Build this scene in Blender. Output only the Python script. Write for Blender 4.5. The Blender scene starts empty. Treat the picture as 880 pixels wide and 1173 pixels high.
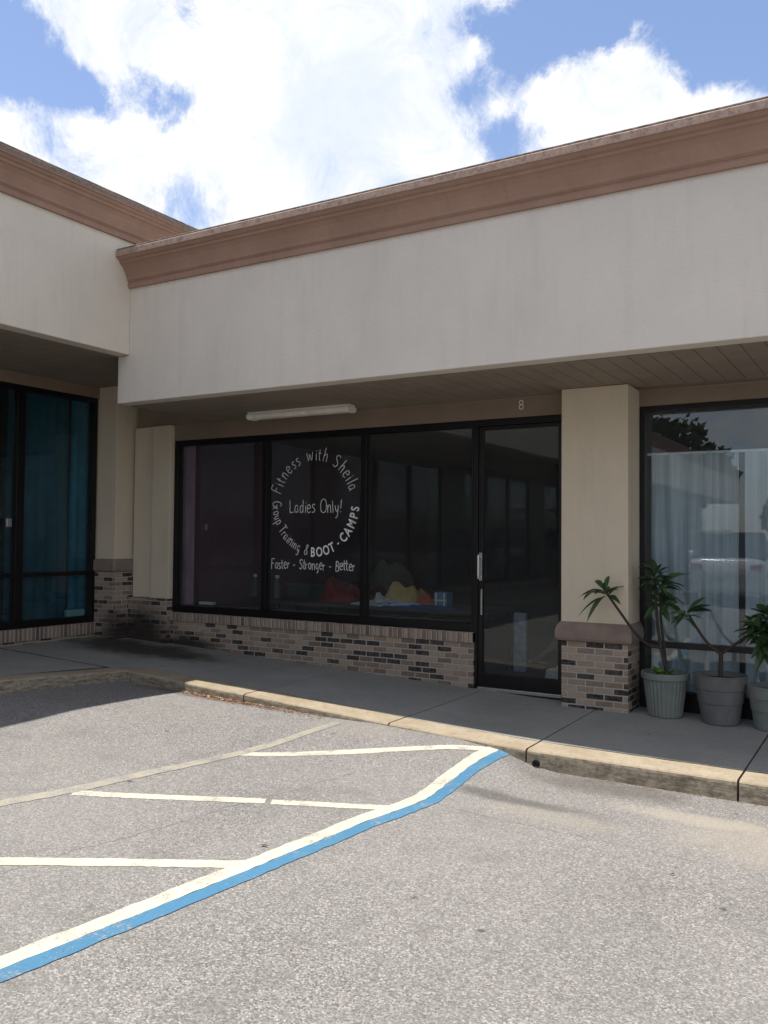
import bpy, bmesh, math, random
from mathutils import Vector, Matrix, noise
random.seed(7)
R = math.radians
scn = bpy.context.scene
C = scn.collection
H = 1.66                        # eye height above the lot

# ------------------------------------------------------------------ camera
F = 993.15
def cam_axes(pitch=.0314, roll=.0085, yaw=.5394):
    v = Vector((-math.sin(yaw), math.cos(yaw), 0)); r = Vector((math.cos(yaw), math.sin(yaw), 0)); u = Vector((0, 0, 1))
    v, u = v*math.cos(pitch)+u*math.sin(pitch), u*math.cos(pitch)-v*math.sin(pitch)
    r, u = r*math.cos(roll)+u*math.sin(roll), u*math.cos(roll)-r*math.sin(roll)
    return v, r, u
V_, R_, U_ = cam_axes()
cd = bpy.data.cameras.new('camera'); cam = bpy.data.objects.new('camera', cd); C.objects.link(cam)
cd.sensor_fit = 'VERTICAL'; cd.sensor_height = 36; cd.sensor_width = 27; cd.lens = F*36/1173
cd.clip_start = .05; cd.clip_end = 3000
M = Matrix((R_, U_, -V_)).transposed().to_4x4(); M.translation = (0, 0, H); cam.matrix_world = M
scn.camera = cam
def ray(x, y): return (V_ + R_*((x-440)/F) - U_*((y-586.5)/F))
def on_y(x, y, Y):
    r = ray(x, y); t = Y/r.y; return Vector((r.x*t, Y, H+r.z*t))

# ------------------------------------------------------------------ ground heights
def lerp(a, b, t): return a+(b-a)*t
def sstep(a, b, x):
    t = max(0, min(1, (x-a)/(b-a))); return t*t*(3-2*t)
ZS = [(-9, -1.1635), (-7, -1.245), (-3.4, -1.391), (-2.8, -1.416), (-2.26, -1.436), (-1.785, -1.447), (-.9, -1.458), (.5, -1.465), (9, -1.50)]
def pl(tab, x):
    if x <= tab[0][0]: return tab[0][1]
    for (a, za), (b, zb) in zip(tab, tab[1:]):
        if x <= b: return lerp(za, zb, (x-a)/(b-a))
    return tab[-1][1]
def rise(X, Y):
    return .075*max(0, min(1, (5.87-Y)/1.3))*pl([(-8.3, 0), (-6.4, 1), (-5.7, .9), (-4.0, 0)], X)
def zs(X, Y=5.7): return H + pl(ZS, X) + rise(X, Y)*(X < -6) + .012*max(0, min(1.9, Y-5.7))*sstep(-3, -1.8, X)
def hgrid(X, Y):
    b = H + pl(ZS, X) - .128 + rise(X, Y)
    amp = pl([(-7.5, .02), (-6.4, .028), (-5.5, .048), (-4.7, .06), (-4.0, .075), (-3.5, .105), (-2.75, .112), (-2.42, .085), (-2.18, .02), (-2.0, 0)], X)
    y0 = pl([(-6, 3.5), (-4, 4.6), (-2.5, 4.7)], X)
    b += amp*sstep(y0, 5.75, Y)
    b += .004*noise.noise(Vector((X*.9, Y*.9, 3)))
    if Y > 6.15: b -= .5*sstep(6.15, 6.3, Y)
    if X < -6.7: b -= .5*(1-sstep(-6.95, -6.75, X))
    return b
KF = [(-6.50, -29.5), (-6.46, 2.5), (-6.43, 4.6), (-6.363, 5.874), (-5.379, 5.81), (-4.645, 5.782), (-4.083, 5.751), (-3.391, 5.70), (-2.797, 5.682), (-2.258, 5.674), (-1.785, 5.70), (-.9, 5.715), (0, 5.73), (9, 5.8)]
def ky(X): return pl([p for p in KF[3:]], X)
def kx(Y): return pl([(p[1], p[0]) for p in KF[:4]], Y)

# ------------------------------------------------------------------ helpers
class MB:
    def __init__(s): s.v = []; s.f = []; s.smooth = False
    def quad(s, a, b, c, d):
        n = len(s.v); s.v += [a, b, c, d]; s.f.append((n, n+1, n+2, n+3))
    def poly(s, pts):
        n = len(s.v); s.v += pts; s.f.append(tuple(range(n, n+len(pts))))
    def box(s, x0, x1, y0, y1, z0, z1):
        n = len(s.v)
        s.v += [(x, y, z) for z in (z0, z1) for (x, y) in ((x0, y0), (x1, y0), (x1, y1), (x0, y1))]
        s.f += [tuple(n+i for i in q) for q in ((3, 2, 1, 0), (4, 5, 6, 7), (0, 1, 5, 4), (1, 2, 6, 5), (2, 3, 7, 6), (3, 0, 4, 7))]
        return s
    def prism(s, pts, d):       # closed outline pts (3-D), extruded by vector d
        n = len(s.v); k = len(pts); d = Vector(d)
        s.v += [tuple(p) for p in pts] + [tuple(Vector(p)+d) for p in pts]
        s.f.append(tuple(range(n+k-1, n-1, -1))); s.f.append(tuple(range(n+k, n+2*k)))
        for i in range(k):
            j = (i+1) % k; s.f.append((n+i, n+j, n+k+j, n+k+i))
        return s
    def tube(s, pts, rad, seg=10, caps=True):
        pts = [Vector(p) for p in pts]; k = len(pts)
        if not isinstance(rad, (list, tuple)): rad = [rad]*k
        n0 = len(s.v); up = None
        for i, p in enumerate(pts):
            t = (pts[min(i+1, k-1)]-pts[max(i-1, 0)]).normalized()
            if up is None: up = t.orthogonal().normalized()
            up = (up - t*up.dot(t)).normalized(); sd = t.cross(up)
            for j in range(seg):
                a = 2*math.pi*j/seg; s.v.append(tuple(p+(up*math.cos(a)+sd*math.sin(a))*rad[i]))
        for i in range(k-1):
            for j in range(seg):
                a = n0+i*seg+j; b = n0+i*seg+(j+1) % seg; s.f.append((a, b, b+seg, a+seg))
        if caps:
            s.f.append(tuple(n0+j for j in range(seg))[::-1]); s.f.append(tuple(n0+(k-1)*seg+j for j in range(seg)))
        return s
    def lathe(s, prof, cx, cy, seg=40, flute=0, nfl=0):
        n0 = len(s.v)
        for (r, z, fl) in prof:
            for j in range(seg):
                a = 2*math.pi*j/seg; rr = r*(1+flute*fl*math.cos(a*nfl))
                s.v.append((cx+rr*math.cos(a), cy+rr*math.sin(a), z))
        for i in range(len(prof)-1):
            for j in range(seg):
                a = n0+i*seg+j; b = n0+i*seg+(j+1) % seg; s.f.append((a, b, b+seg, a+seg))
        return s
    def build(s, name, mat, parent=None, bevel=0, smooth=False, seg=2):
        L = Vector(parent['_L']) if parent is not None and '_L' in parent else Vector((0, 0, 0))
        me = bpy.data.meshes.new(name)
        me.from_pydata([tuple(Vector(v)-L) for v in s.v], [], s.f); me.update()
        if smooth or s.smooth:
            for p in me.polygons: p.use_smooth = True
        me.materials.append(mat)
        o = bpy.data.objects.new(name, me); C.objects.link(o)
        if parent is not None: o.parent = parent; o['_L'] = list(L)
        bm = bmesh.new(); bm.from_mesh(me); bmesh.ops.recalc_face_normals(bm, faces=bm.faces); bm.to_mesh(me); bm.free()
        if bevel:
            m = o.modifiers.new('bevel', 'BEVEL'); m.width = bevel; m.segments = seg; m.limit_method = 'ANGLE'; m.angle_limit = R(40)
        return o
def tag(o, label=None, cat=None, group=None, kind=None):
    if label: o['label'] = label
    if cat: o['category'] = cat
    if group: o['group'] = group
    if kind: o['kind'] = kind
    return o
def thing(name, label, cat, loc=(0, 0, 0), group=None):
    o = bpy.data.objects.new(name, None); C.objects.link(o); o.location = loc; o['_L'] = list(loc)
    o.empty_display_size = .2
    return tag(o, label, cat, group)
def children(o): return [c for c in bpy.data.objects if c.parent == o]
def copy_tree(o, parent=None):
    c = o.copy(); C.objects.link(c)
    if parent is not None: c.parent = parent
    for ch in children(o): copy_tree(ch, c)
    return c

# ------------------------------------------------------------------ materials
def newmat(name):
    m = bpy.data.materials.new(name); m.use_nodes = True; nt = m.node_tree
    return m, nt, nt.nodes['Principled BSDF']
def nd(nt, t, **kw):
    n = nt.nodes.new(t)
    for k, v in kw.items():
        if k in n.inputs: n.inputs[k].default_value = v
        else: setattr(n, k, v)
    return n
def ramp(nt, fac, stops, interp='LINEAR'):
    r = nt.nodes.new('ShaderNodeValToRGB'); r.color_ramp.interpolation = interp
    e = r.color_ramp.elements
    while len(e) < len(stops): e.new(.5)
    for i, (p, c) in enumerate(stops):
        e[i].position = p; e[i].color = (c if isinstance(c, tuple) else (c, c, c))+(1,) if not (isinstance(c, tuple) and len(c) == 4) else c
    nt.links.new(fac, r.inputs[0]); return r.outputs[0]
def mixc(nt, f, a, b, mode='MIX'):
    m = nt.nodes.new('ShaderNodeMix'); m.data_type = 'RGBA'; m.blend_type = mode
    for s, v in ((m.inputs[0], f), (m.inputs[6], a), (m.inputs[7], b)):
        if hasattr(v, 'is_linked') or isinstance(v, bpy.types.NodeSocket): nt.links.new(v, s)
        elif isinstance(v, tuple): s.default_value = v+(1,) if len(v) == 3 else v
        else: s.default_value = v
    return m.outputs[2]
def mth(nt, op, a, b=None, c=None):
    m = nt.nodes.new('ShaderNodeMath'); m.operation = op
    for s, v in zip(m.inputs, (a, b, c)):
        if v is None: continue
        if isinstance(v, bpy.types.NodeSocket): nt.links.new(v, s)
        else: s.default_value = v
    return m.outputs[0]
def pos(nt): return nt.nodes.new('ShaderNodeNewGeometry').outputs['Position']
def mapped(nt, vec, scale=(1, 1, 1), loc=(0, 0, 0), rot=(0, 0, 0)):
    m = nd(nt, 'ShaderNodeMapping'); m.inputs['Scale'].default_value = scale; m.inputs['Location'].default_value = loc; m.inputs['Rotation'].default_value = rot
    nt.links.new(vec, m.inputs[0]); return m.outputs[0]
def noi(nt, vec, scale, detail=4, rough=.55, dist=0):
    n = nd(nt, 'ShaderNodeTexNoise', Scale=scale, Detail=detail, Roughness=rough, Distortion=dist); nt.links.new(vec, n.inputs['Vector']); return n.outputs['Fac']
def vor(nt, vec, scale, out='Distance'):
    n = nd(nt, 'ShaderNodeTexVoronoi', Scale=scale); nt.links.new(vec, n.inputs['Vector']); return n.outputs[out]
def bump(nt, b, h, strength=.3, dist=.01):
    n = nd(nt, 'ShaderNodeBump', Strength=strength, Distance=dist); nt.links.new(h, n.inputs['Height']); nt.links.new(n.outputs[0], b.inputs['Normal'])
def blob(nt, P, c, rad, nz=.5, nscale=3.0):      # soft irregular patch mask around world point c
    d = nt.nodes.new('ShaderNodeVectorMath'); d.operation = 'SUBTRACT'; nt.links.new(P, d.inputs[0]); d.inputs[1].default_value = c
    s = nt.nodes.new('ShaderNodeVectorMath'); s.operation = 'DIVIDE'; nt.links.new(d.outputs[0], s.inputs[0]); s.inputs[1].default_value = rad
    l = nt.nodes.new('ShaderNodeVectorMath'); l.operation = 'LENGTH'; nt.links.new(s.outputs[0], l.inputs[0])
    n = noi(nt, P, nscale, 5, .65)
    v = mth(nt, 'ADD', l.outputs['Value'], mth(nt, 'MULTIPLY', mth(nt, 'SUBTRACT', n, .5), nz*2))
    return mth(nt, 'SUBTRACT', 1.0, ss(nt, v, .35, 1.1))
def ss(nt, v, a, b):
    m = nt.nodes.new('ShaderNodeMapRange'); m.interpolation_type = 'SMOOTHSTEP'
    nt.links.new(v, m.inputs[0]); m.inputs[1].default_value = a; m.inputs[2].default_value = b; return m.outputs[0]

def plain(name, col, rough=.6, var=.12, scale=8, metal=0, spec=.4, bmp=0, bs=60, dusty=0):
    m, nt, b = newmat(name); P = pos(nt)
    f = noi(nt, P, scale, 5, .6)
    lo = tuple(c*(1-var) for c in col); hi = tuple(min(1, c*(1+var)) for c in col)
    c0 = ramp(nt, f, [(.3, lo), (.7, hi)])
    if dusty: c0 = mixc(nt, ramp(nt, noi(nt, mapped(nt, P, (5, 5, 1.2)), 2.2, 6, .7), [(.5, 0.0), (.75, dusty)]), c0, (.22, .19, .15))
    nt.links.new(c0, b.inputs['Base Color'])
    b.inputs['Roughness'].default_value = rough; b.inputs['Metallic'].default_value = metal; b.inputs['Specular IOR Level'].default_value = spec
    if bmp: bump(nt, b, noi(nt, P, bs, 4), bmp, .004)
    return m

def stucco_mat(name, col, streak=1.0):
    m, nt, b = newmat(name); P = pos(nt)
    big = noi(nt, P, .9, 5, .6)
    st = noi(nt, mapped(nt, P, (6, 6, .7)), 1.3, 6, .65)
    fine = noi(nt, P, 90, 3, .6); mid = noi(nt, P, 11, 4, .6)
    base = ramp(nt, big, [(.3, tuple(c*.93 for c in col)), (.7, tuple(c*1.05 for c in col))])
    dirt = ramp(nt, st, [(.50, 0.0), (.72, .30*streak)])
    base = mixc(nt, dirt, base, tuple(c*k for c, k in zip(col, (.66, .67, .70))))
    base = mixc(nt, ramp(nt, mid, [(.55, 0.0), (.75, .12*streak)]), base, tuple(c*.72 for c in col))
    spots = noi(nt, mapped(nt, P, (3.2, 3.2, 1.9)), 2.6, 6, .7)
    base = mixc(nt, ramp(nt, spots, [(.62, 0.0), (.72, .2*streak)]), base, tuple(c*.6 for c in col))
    nt.links.new(base, b.inputs['Base Color'])
    b.inputs['Roughness'].default_value = .9; b.inputs['Specular IOR Level'].default_value = .2
    h = mth(nt, 'ADD', mth(nt, 'MULTIPLY', mid, .8), fine)
    bump(nt, b, h, .6, .007)
    return m

def brick_mat(name, bw=.160, bh=.0540, stack=False, pal=None, grime=None, mort=(.46, .42, .36)):
    m, nt, b = newmat(name); P = pos(nt)
    g = nt.nodes.new('ShaderNodeNewGeometry')
    sp = nd(nt, 'ShaderNodeSeparateXYZ'); nt.links.new(P, sp.inputs[0])
    sn = nd(nt, 'ShaderNodeSeparateXYZ'); nt.links.new(g.outputs['True Normal'], sn.inputs[0])
    isx = mth(nt, 'GREATER_THAN', mth(nt, 'ABSOLUTE', sn.outputs[0]), .7)
    isz = mth(nt, 'GREATER_THAN', mth(nt, 'ABSOLUTE', sn.outputs[2]), .7)
    u = mth(nt, 'ADD', mth(nt, 'MULTIPLY', sp.outputs[1], isx), mth(nt, 'MULTIPLY', sp.outputs[0], mth(nt, 'SUBTRACT', 1.0, isx)))
    v = mth(nt, 'ADD', mth(nt, 'MULTIPLY', sp.outputs[1], isz), mth(nt, 'MULTIPLY', sp.outputs[2], mth(nt, 'SUBTRACT', 1.0, isz)))
    cb = nd(nt, 'ShaderNodeCombineXYZ'); nt.links.new(u, cb.inputs[0]); nt.links.new(v, cb.inputs[1])
    wob = nd(nt, 'ShaderNodeTexNoise', Scale=14.0, Detail=2.0); nt.links.new(P, wob.inputs['Vector'])
    vm = nt.nodes.new('ShaderNodeVectorMath'); vm.operation = 'MULTIPLY_ADD'; nt.links.new(wob.outputs['Color'], vm.inputs[0]); vm.inputs[1].default_value = (.008, .008, 0); nt.links.new(cb.outputs[0], vm.inputs[2])
    br = nt.nodes.new('ShaderNodeTexBrick'); nt.links.new(vm.outputs[0], br.inputs['Vector'])
    br.inputs['Color1'].default_value = (0, 0, 0, 1); br.inputs['Color2'].default_value = (1, 1, 1, 1); br.inputs['Mortar'].default_value = (0, 0, 0, 1)
    br.inputs['Scale'].default_value = 1; br.inputs['Mortar Size'].default_value = .0065; br.inputs['Mortar Smooth'].default_value = .25; br.inputs['Bias'].default_value = 0
    br.inputs['Brick Width'].default_value = bw; br.inputs['Row Height'].default_value = bh; br.offset = 0 if stack else .5
    pal = pal or [(0, (.022, .016, .018)), (.19, (.05, .034, .034)), (.24, (.18, .122, .092)), (.32, (.29, .215, .158)), (.5, (.37, .285, .212)), (.66, (.23, .16, .122)), (.8, (.35, .27, .205)), (.93, (.28, .20, .158))]
    col = ramp(nt, br.outputs['Color'], pal, 'CONSTANT')
    n1 = noi(nt, P, 28, 5, .65); n2 = noi(nt, P, 140, 3)
    col = mixc(nt, ramp(nt, n1, [(.35, 0.0), (.85, .3)]), col, mort)           # mortar haze smeared on the faces
    col = mixc(nt, ramp(nt, n2, [(.35, .25), (.6, 0.0)]), col, (.07, .05, .045))
    mo = mixc(nt, n1, tuple(c*.75 for c in mort), mort)
    col = mixc(nt, br.outputs['Fac'], col, mo)
    if grime:
        for c, rad in grime:
            col = mixc(nt, mth(nt, 'MULTIPLY', blob(nt, P, c, rad, .35, 4), .92), col, (.024, .021, .018))
    nt.links.new(col, b.inputs['Base Color']); b.inputs['Roughness'].default_value = .92; b.inputs['Specular IOR Level'].default_value = .2
    h = mth(nt, 'ADD', mth(nt, 'MULTIPLY', mth(nt, 'SUBTRACT', 1.0, br.outputs['Fac']), 1.0), mth(nt, 'MULTIPLY', n2, .35))
    bump(nt, b, h, .8, .008)
    return m

def asphalt_nodes(nt, P):
    a1 = vor(nt, P, 135, 'Color'); sx = nd(nt, 'ShaderNodeSeparateColor'); nt.links.new(a1, sx.inputs[0])
    st = sx.outputs[0]
    big = noi(nt, P, .55, 5, .6); mid = noi(nt, P, 3.2, 6, .62); med = noi(nt, P, 38, 4, .7); fine = noi(nt, P, 210, 2, .7)
    col = ramp(nt, st, [(0, (.105, .098, .091)), (.30, (.190, .179, .170)), (.62, (.255, .241, .230)), (.86, (.335, .318, .303)), (1, (.45, .43, .41))])
    col = mixc(nt, ramp(nt, fine, [(.38, .6), (.54, 0.0)]), col, (.10, .094, .09))
    col = mixc(nt, ramp(nt, med, [(.35, .35), (.52, 0.0)]), col, (.15, .14, .135))
    col = mixc(nt, ramp(nt, big, [(.38, .0), (.65, .3)]), col, (.29, .278, .258))
    col = mixc(nt, ramp(nt, mid, [(.52, 0.0), (.72, .38)]), col, (.135, .128, .118))
    col = mixc(nt, ramp(nt, noi(nt, mapped(nt, P, (1, .22, 1)), 1.1, 4, .6), [(.5, 0.0), (.7, .22)]), col, (.14, .133, .125))
    return col, st, fine, med
def asphalt_mat():
    m, nt, b = newmat('asphalt'); P = pos(nt)
    col, st, fine, med = asphalt_nodes(nt, P)
    # dried silt washed down towards the kerb, and darker damp stains
    for c, rad, k, f in (((-.62, 4.98, 0), (.62, .42, 5), (.34, .30, .245), .42), ((-1.05, 5.22, 0), (.55, .13, 5), (.36, .32, .26), .55), ((-1.75, 4.8, 0), (.5, .16, 5), (.30, .27, .22), .4),
                         ((-1.6, 5.55, 0), (.75, .22, 5), (.07, .062, .05), .55), ((-2.05, 4.95, 0), (.60, .10, 5), (.065, .06, .055), .6),
                         ((-5.2, 5.75, 0), (1.1, .14, 5), (.10, .065, .04), .6), ((-3.6, 5.55, 0), (.5, .2, 5), (.26, .24, .20), .3),
                         ((-.35, 5.1, 0), (.45, .5, 5), (.30, .27, .23), .35)):
        col = mixc(nt, mth(nt, 'MULTIPLY', blob(nt, P, c, rad, .6, 3.5), f), col, k)
    # scattered oil drips
    dr = vor(nt, mapped(nt, P, (1, 1, 0)), 2.3)
    col = mixc(nt, ramp(nt, dr, [(.028, .7), (.05, 0.0)]), col, (.05, .046, .042))
    # hairline cracks
    for (ax, ay), (bx, by), wd in (((-3.60, 2.0), (-3.10, 4.85), .004), ((-2.6, 4.6), (-.9, 4.55), .003), ((1.5, 2.2), (-1.5, 3.3), .0)):
        if wd == 0: continue
        dx, dy = bx-ax, by-ay; L = math.hypot(dx, dy); nx, ny = -dy/L, dx/L
        wob = nd(nt, 'ShaderNodeTexNoise', Scale=2.5, Detail=6.0, Roughness=.7); nt.links.new(P, wob.inputs['Vector'])
        w = mth(nt, 'MULTIPLY', mth(nt, 'SUBTRACT', wob.outputs['Fac'], .5), .16)
        sp = nd(nt, 'ShaderNodeSeparateXYZ'); nt.links.new(P, sp.inputs[0])
        d = mth(nt, 'ADD', mth(nt, 'ADD', mth(nt, 'MULTIPLY', sp.outputs[0], nx), mth(nt, 'MULTIPLY', sp.outputs[1], ny)), mth(nt, 'ADD', w, -(ax*nx+ay*ny)))
        t = mth(nt, 'ADD', mth(nt, 'ADD', mth(nt, 'MULTIPLY', sp.outputs[0], dx/L), mth(nt, 'MULTIPLY', sp.outputs[1], dy/L)), -(ax*dx+ay*dy)/L)
        inside = mth(nt, 'MULTIPLY', mth(nt, 'GREATER_THAN', t, 0), mth(nt, 'LESS_THAN', t, L))
        k = mth(nt, 'MULTIPLY', mth(nt, 'SUBTRACT', 1.0, ss(nt, mth(nt, 'ABSOLUTE', d), wd*.5, wd*2)), inside)
        col = mixc(nt, mth(nt, 'MULTIPLY', k, .5), col, (.06, .055, .05))
    nt.links.new(col, b.inputs['Base Color']); b.inputs['Roughness'].default_value = .93; b.inputs['Specular IOR Level'].default_value = .25
    bump(nt, b, mth(nt, 'ADD', st, mth(nt, 'MULTIPLY', fine, .8)), .55, .006)
    return m
def paint_mat(name, col, worn):
    m, nt, b = newmat(name); P = pos(nt)
    acol, st, fine, med = asphalt_nodes(nt, P)
    w = noi(nt, P, 5, 6, .7)
    k = mth(nt, 'ADD', mth(nt, 'MULTIPLY', w, 1.0), mth(nt, 'MULTIPLY', fine, .5))
    k = mth(nt, 'ADD', k, mth(nt, 'MULTIPLY', st, -.18))
    f = ramp(nt, k, [(worn, 0.0), (worn+.13, 1.0)])
    c2 = mixc(nt, ramp(nt, noi(nt, P, 1.7, 4), [(.35, 0.0), (.7, .55)]), col, tuple(c*.80 for c in col))
    c2 = mixc(nt, ramp(nt, med, [(.3, .35), (.5, 0.0)]), c2, tuple(c*.6 for c in col))
    nt.links.new(mixc(nt, f, acol, c2), b.inputs['Base Color']); b.inputs['Roughness'].default_value = .8
    bump(nt, b, mth(nt, 'ADD', st, fine), .35, .005)
    return m
def concrete_mat(name, lo, hi, stain=(.10, .095, .085), edge=None, sc=1.0):
    m, nt, b = newmat(name); P = pos(nt)
    a = noi(nt, P, 1.6*sc, 6, .62); c = noi(nt, P, 22, 5, .65); d = noi(nt, P, 160, 2, .6)
    col = ramp(nt, a, [(.3, lo), (.7, hi)])
    col = mixc(nt, ramp(nt, c, [(.5, 0.0), (.75, .45)]), col, stain)
    col = mixc(nt, ramp(nt, d, [(.35, .35), (.5, 0.0)]), col, stain)
    if edge:
        for cc, rad, k, f in edge: col = mixc(nt, mth(nt, 'MULTIPLY', blob(nt, P, cc, rad, .6, 3), f), col, k)
    gm = vor(nt, mapped(nt, P, (1, 1, 0)), 3.1); col = mixc(nt, ramp(nt, gm, [(.035, .6), (.05, 0.0)]), col, (.06, .057, .053))
    nt.links.new(col, b.inputs['Base Color']); b.inputs['Roughness'].default_value = .9; b.inputs['Specular IOR Level'].default_value = .25
    bump(nt, b, mth(nt, 'ADD', c, d), .3, .004)
    return m
def kerb_mat():
    m, nt, b = newmat('kerb_concrete'); P = pos(nt)
    g = nt.nodes.new('ShaderNodeNewGeometry'); sn = nd(nt, 'ShaderNodeSeparateXYZ'); nt.links.new(g.outputs['Normal'], sn.inputs[0])
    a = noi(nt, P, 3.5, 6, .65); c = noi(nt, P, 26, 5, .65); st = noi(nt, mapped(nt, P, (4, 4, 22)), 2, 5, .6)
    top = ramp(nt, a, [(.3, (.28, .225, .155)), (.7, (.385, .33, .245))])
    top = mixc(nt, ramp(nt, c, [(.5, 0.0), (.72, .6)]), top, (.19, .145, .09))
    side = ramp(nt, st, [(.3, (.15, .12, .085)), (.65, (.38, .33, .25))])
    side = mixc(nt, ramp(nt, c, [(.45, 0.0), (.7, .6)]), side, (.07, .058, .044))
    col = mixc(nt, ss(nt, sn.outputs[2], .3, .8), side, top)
    nt.links.new(col, b.inputs['Base Color']); b.inputs['Roughness'].default_value = .93; b.inputs['Specular IOR Level'].default_value = .2
    bump(nt, b, mth(nt, 'ADD', c, noi(nt, P, 150, 2)), .5, .006)
    return m
def cornice_mat(name='cornice_paint'):
    m, nt, b = newmat(name); P = pos(nt)
    sp = nd(nt, 'ShaderNodeSeparateXYZ'); nt.links.new(P, sp.inputs[0])
    a = noi(nt, P, 2.2, 5, .6); c = noi(nt, P, 34, 5, .7)
    col = ramp(nt, a, [(.3, (.295, .182, .135)), (.7, (.355, .228, .172))])
    col = mixc(nt, ramp(nt, c, [(.55, 0.0), (.8, .35)]), col, (.22, .135, .10))
    st = noi(nt, mapped(nt, P, (9, 9, 1)), 1.4, 5, .7)
    col = mixc(nt, ramp(nt, st, [(.52, 0.0), (.75, .3)]), col, (.17, .11, .085))
    # chalky weathered paint on the top lip
    for lo, hi, lc in ((4.37, 4.40, (.44, .335, .28)), (4.83, 4.86, (.15, .125, .11))):
        lip = mth(nt, 'MULTIPLY', ss(nt, sp.outputs[2], lo, hi), mth(nt, 'LESS_THAN', sp.outputs[2], hi+.08))
        col = mixc(nt, mth(nt, 'MULTIPLY', lip, ramp(nt, c, [(.38, .9), (.62, .3)])), col, lc)
        col = mixc(nt, mth(nt, 'MULTIPLY', lip, ramp(nt, noi(nt, P, 24, 6, .8), [(.48, 0.0), (.62, .55)])), col, (.10, .08, .07))
    nt.links.new(col, b.inputs['Base Color']); b.inputs['Roughness'].default_value = .85; b.inputs['Specular IOR Level'].default_value = .25
    bump(nt, b, c, .25, .004)
    return m
def glass_mat(name, tint, boost=1.35, rough=.0, dust_haze=.016):
    m = bpy.data.materials.new(name); m.use_nodes = True; nt = m.node_tree; nt.nodes.clear()
    out = nt.nodes.new('ShaderNodeOutputMaterial'); tr = nt.nodes.new('ShaderNodeBsdfTransparent'); gl = nt.nodes.new('ShaderNodeBsdfGlossy')
    P = pos(nt)
    # uneven tint across the film, besides the dust
    t = mixc(nt, ramp(nt, noi(nt, P, 1.1, 4), [(.3, 0.0), (.7, 1.0)]), tint, tuple(c*.9 for c in tint))
    nt.links.new(t, tr.inputs[0])
    gl.inputs['Roughness'].default_value = rough; gl.inputs[0].default_value = (.95, .98, 1, 1)
    fr = nd(nt, 'ShaderNodeFresnel', IOR=1.5); bf = nt.nodes.new('ShaderNodeNewGeometry')
    nt.links.new(mth(nt, 'SUBTRACT', 1.5, mth(nt, 'MULTIPLY', bf.outputs['Backfacing'], 1.5-1/1.5)), fr.inputs['IOR']); k = mth(nt, 'MINIMUM', mth(nt, 'MULTIPLY', fr.outputs[0], boost), 1.0)
    bp = nd(nt, 'ShaderNodeBump', Strength=.04, Distance=.01); nt.links.new(noi(nt, P, 1.3, 2), bp.inputs['Height']); nt.links.new(bp.outputs[0], gl.inputs['Normal'])
    mx = nt.nodes.new('ShaderNodeMixShader'); nt.links.new(k, mx.inputs[0]); nt.links.new(tr.outputs[0], mx.inputs[1]); nt.links.new(gl.outputs[0], mx.inputs[2])
    du = nt.nodes.new('ShaderNodeBsdfDiffuse'); du.inputs[0].default_value = (.62, .62, .60, 1)  # dust film, its pale diffuse haze added to lift the dark panes
    m2 = nt.nodes.new('ShaderNodeMixShader'); nt.links.new(ramp(nt, noi(nt, P, 2.2, 6, .65), [(.3, dust_haze*.6), (.7, dust_haze*1.3)]), m2.inputs[0]); nt.links.new(mx.outputs[0], m2.inputs[1]); nt.links.new(du.outputs[0], m2.inputs[2])
    nt.links.new(m2.outputs[0], out.inputs[0]); return m
def sheer_mat():
    m = bpy.data.materials.new('sheer_cloth'); m.use_nodes = True; nt = m.node_tree; nt.nodes.clear()
    out = nt.nodes.new('ShaderNodeOutputMaterial'); df = nt.nodes.new('ShaderNodeBsdfDiffuse'); tl = nt.nodes.new('ShaderNodeBsdfTranslucent'); tr = nt.nodes.new('ShaderNodeBsdfTransparent')
    P = pos(nt); c = ramp(nt, noi(nt, mapped(nt, P, (30, 1, .4)), 2, 4), [(.3, (.60, .66, .67)), (.7, (.90, .93, .92))])
    nt.links.new(c, df.inputs[0]); nt.links.new(c, tl.inputs[0])
    a = nt.nodes.new('ShaderNodeMixShader'); a.inputs[0].default_value = .3; nt.links.new(df.outputs[0], a.inputs[1]); nt.links.new(tl.outputs[0], a.inputs[2])
    b = nt.nodes.new('ShaderNodeMixShader'); b.inputs[0].default_value = .10; nt.links.new(a.outputs[0], b.inputs[1]); nt.links.new(tr.outputs[0], b.inputs[2])
    nt.links.new(b.outputs[0], out.inputs[0]); return m
def leaf_mat(name, col):
    m, nt, b = newmat(name)
    oi = nt.nodes.new('ShaderNodeNewGeometry'); P = oi.outputs['Position']
    f = oi.outputs['Random Per Island']
    c = ramp(nt, f, [(0, tuple(x*.55 for x in col)), (.5, col), (1, tuple(min(1, x*1.6) for x in col))])
    c = mixc(nt, ramp(nt, noi(nt, P, 20, 3), [(.4, 0.0), (.7, .3)]), c, tuple(x*.5 for x in col))
    nt.links.new(c, b.inputs['Base Color']); b.inputs['Roughness'].default_value = .42; b.inputs['Specular IOR Level'].default_value = .45
    return m

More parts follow.
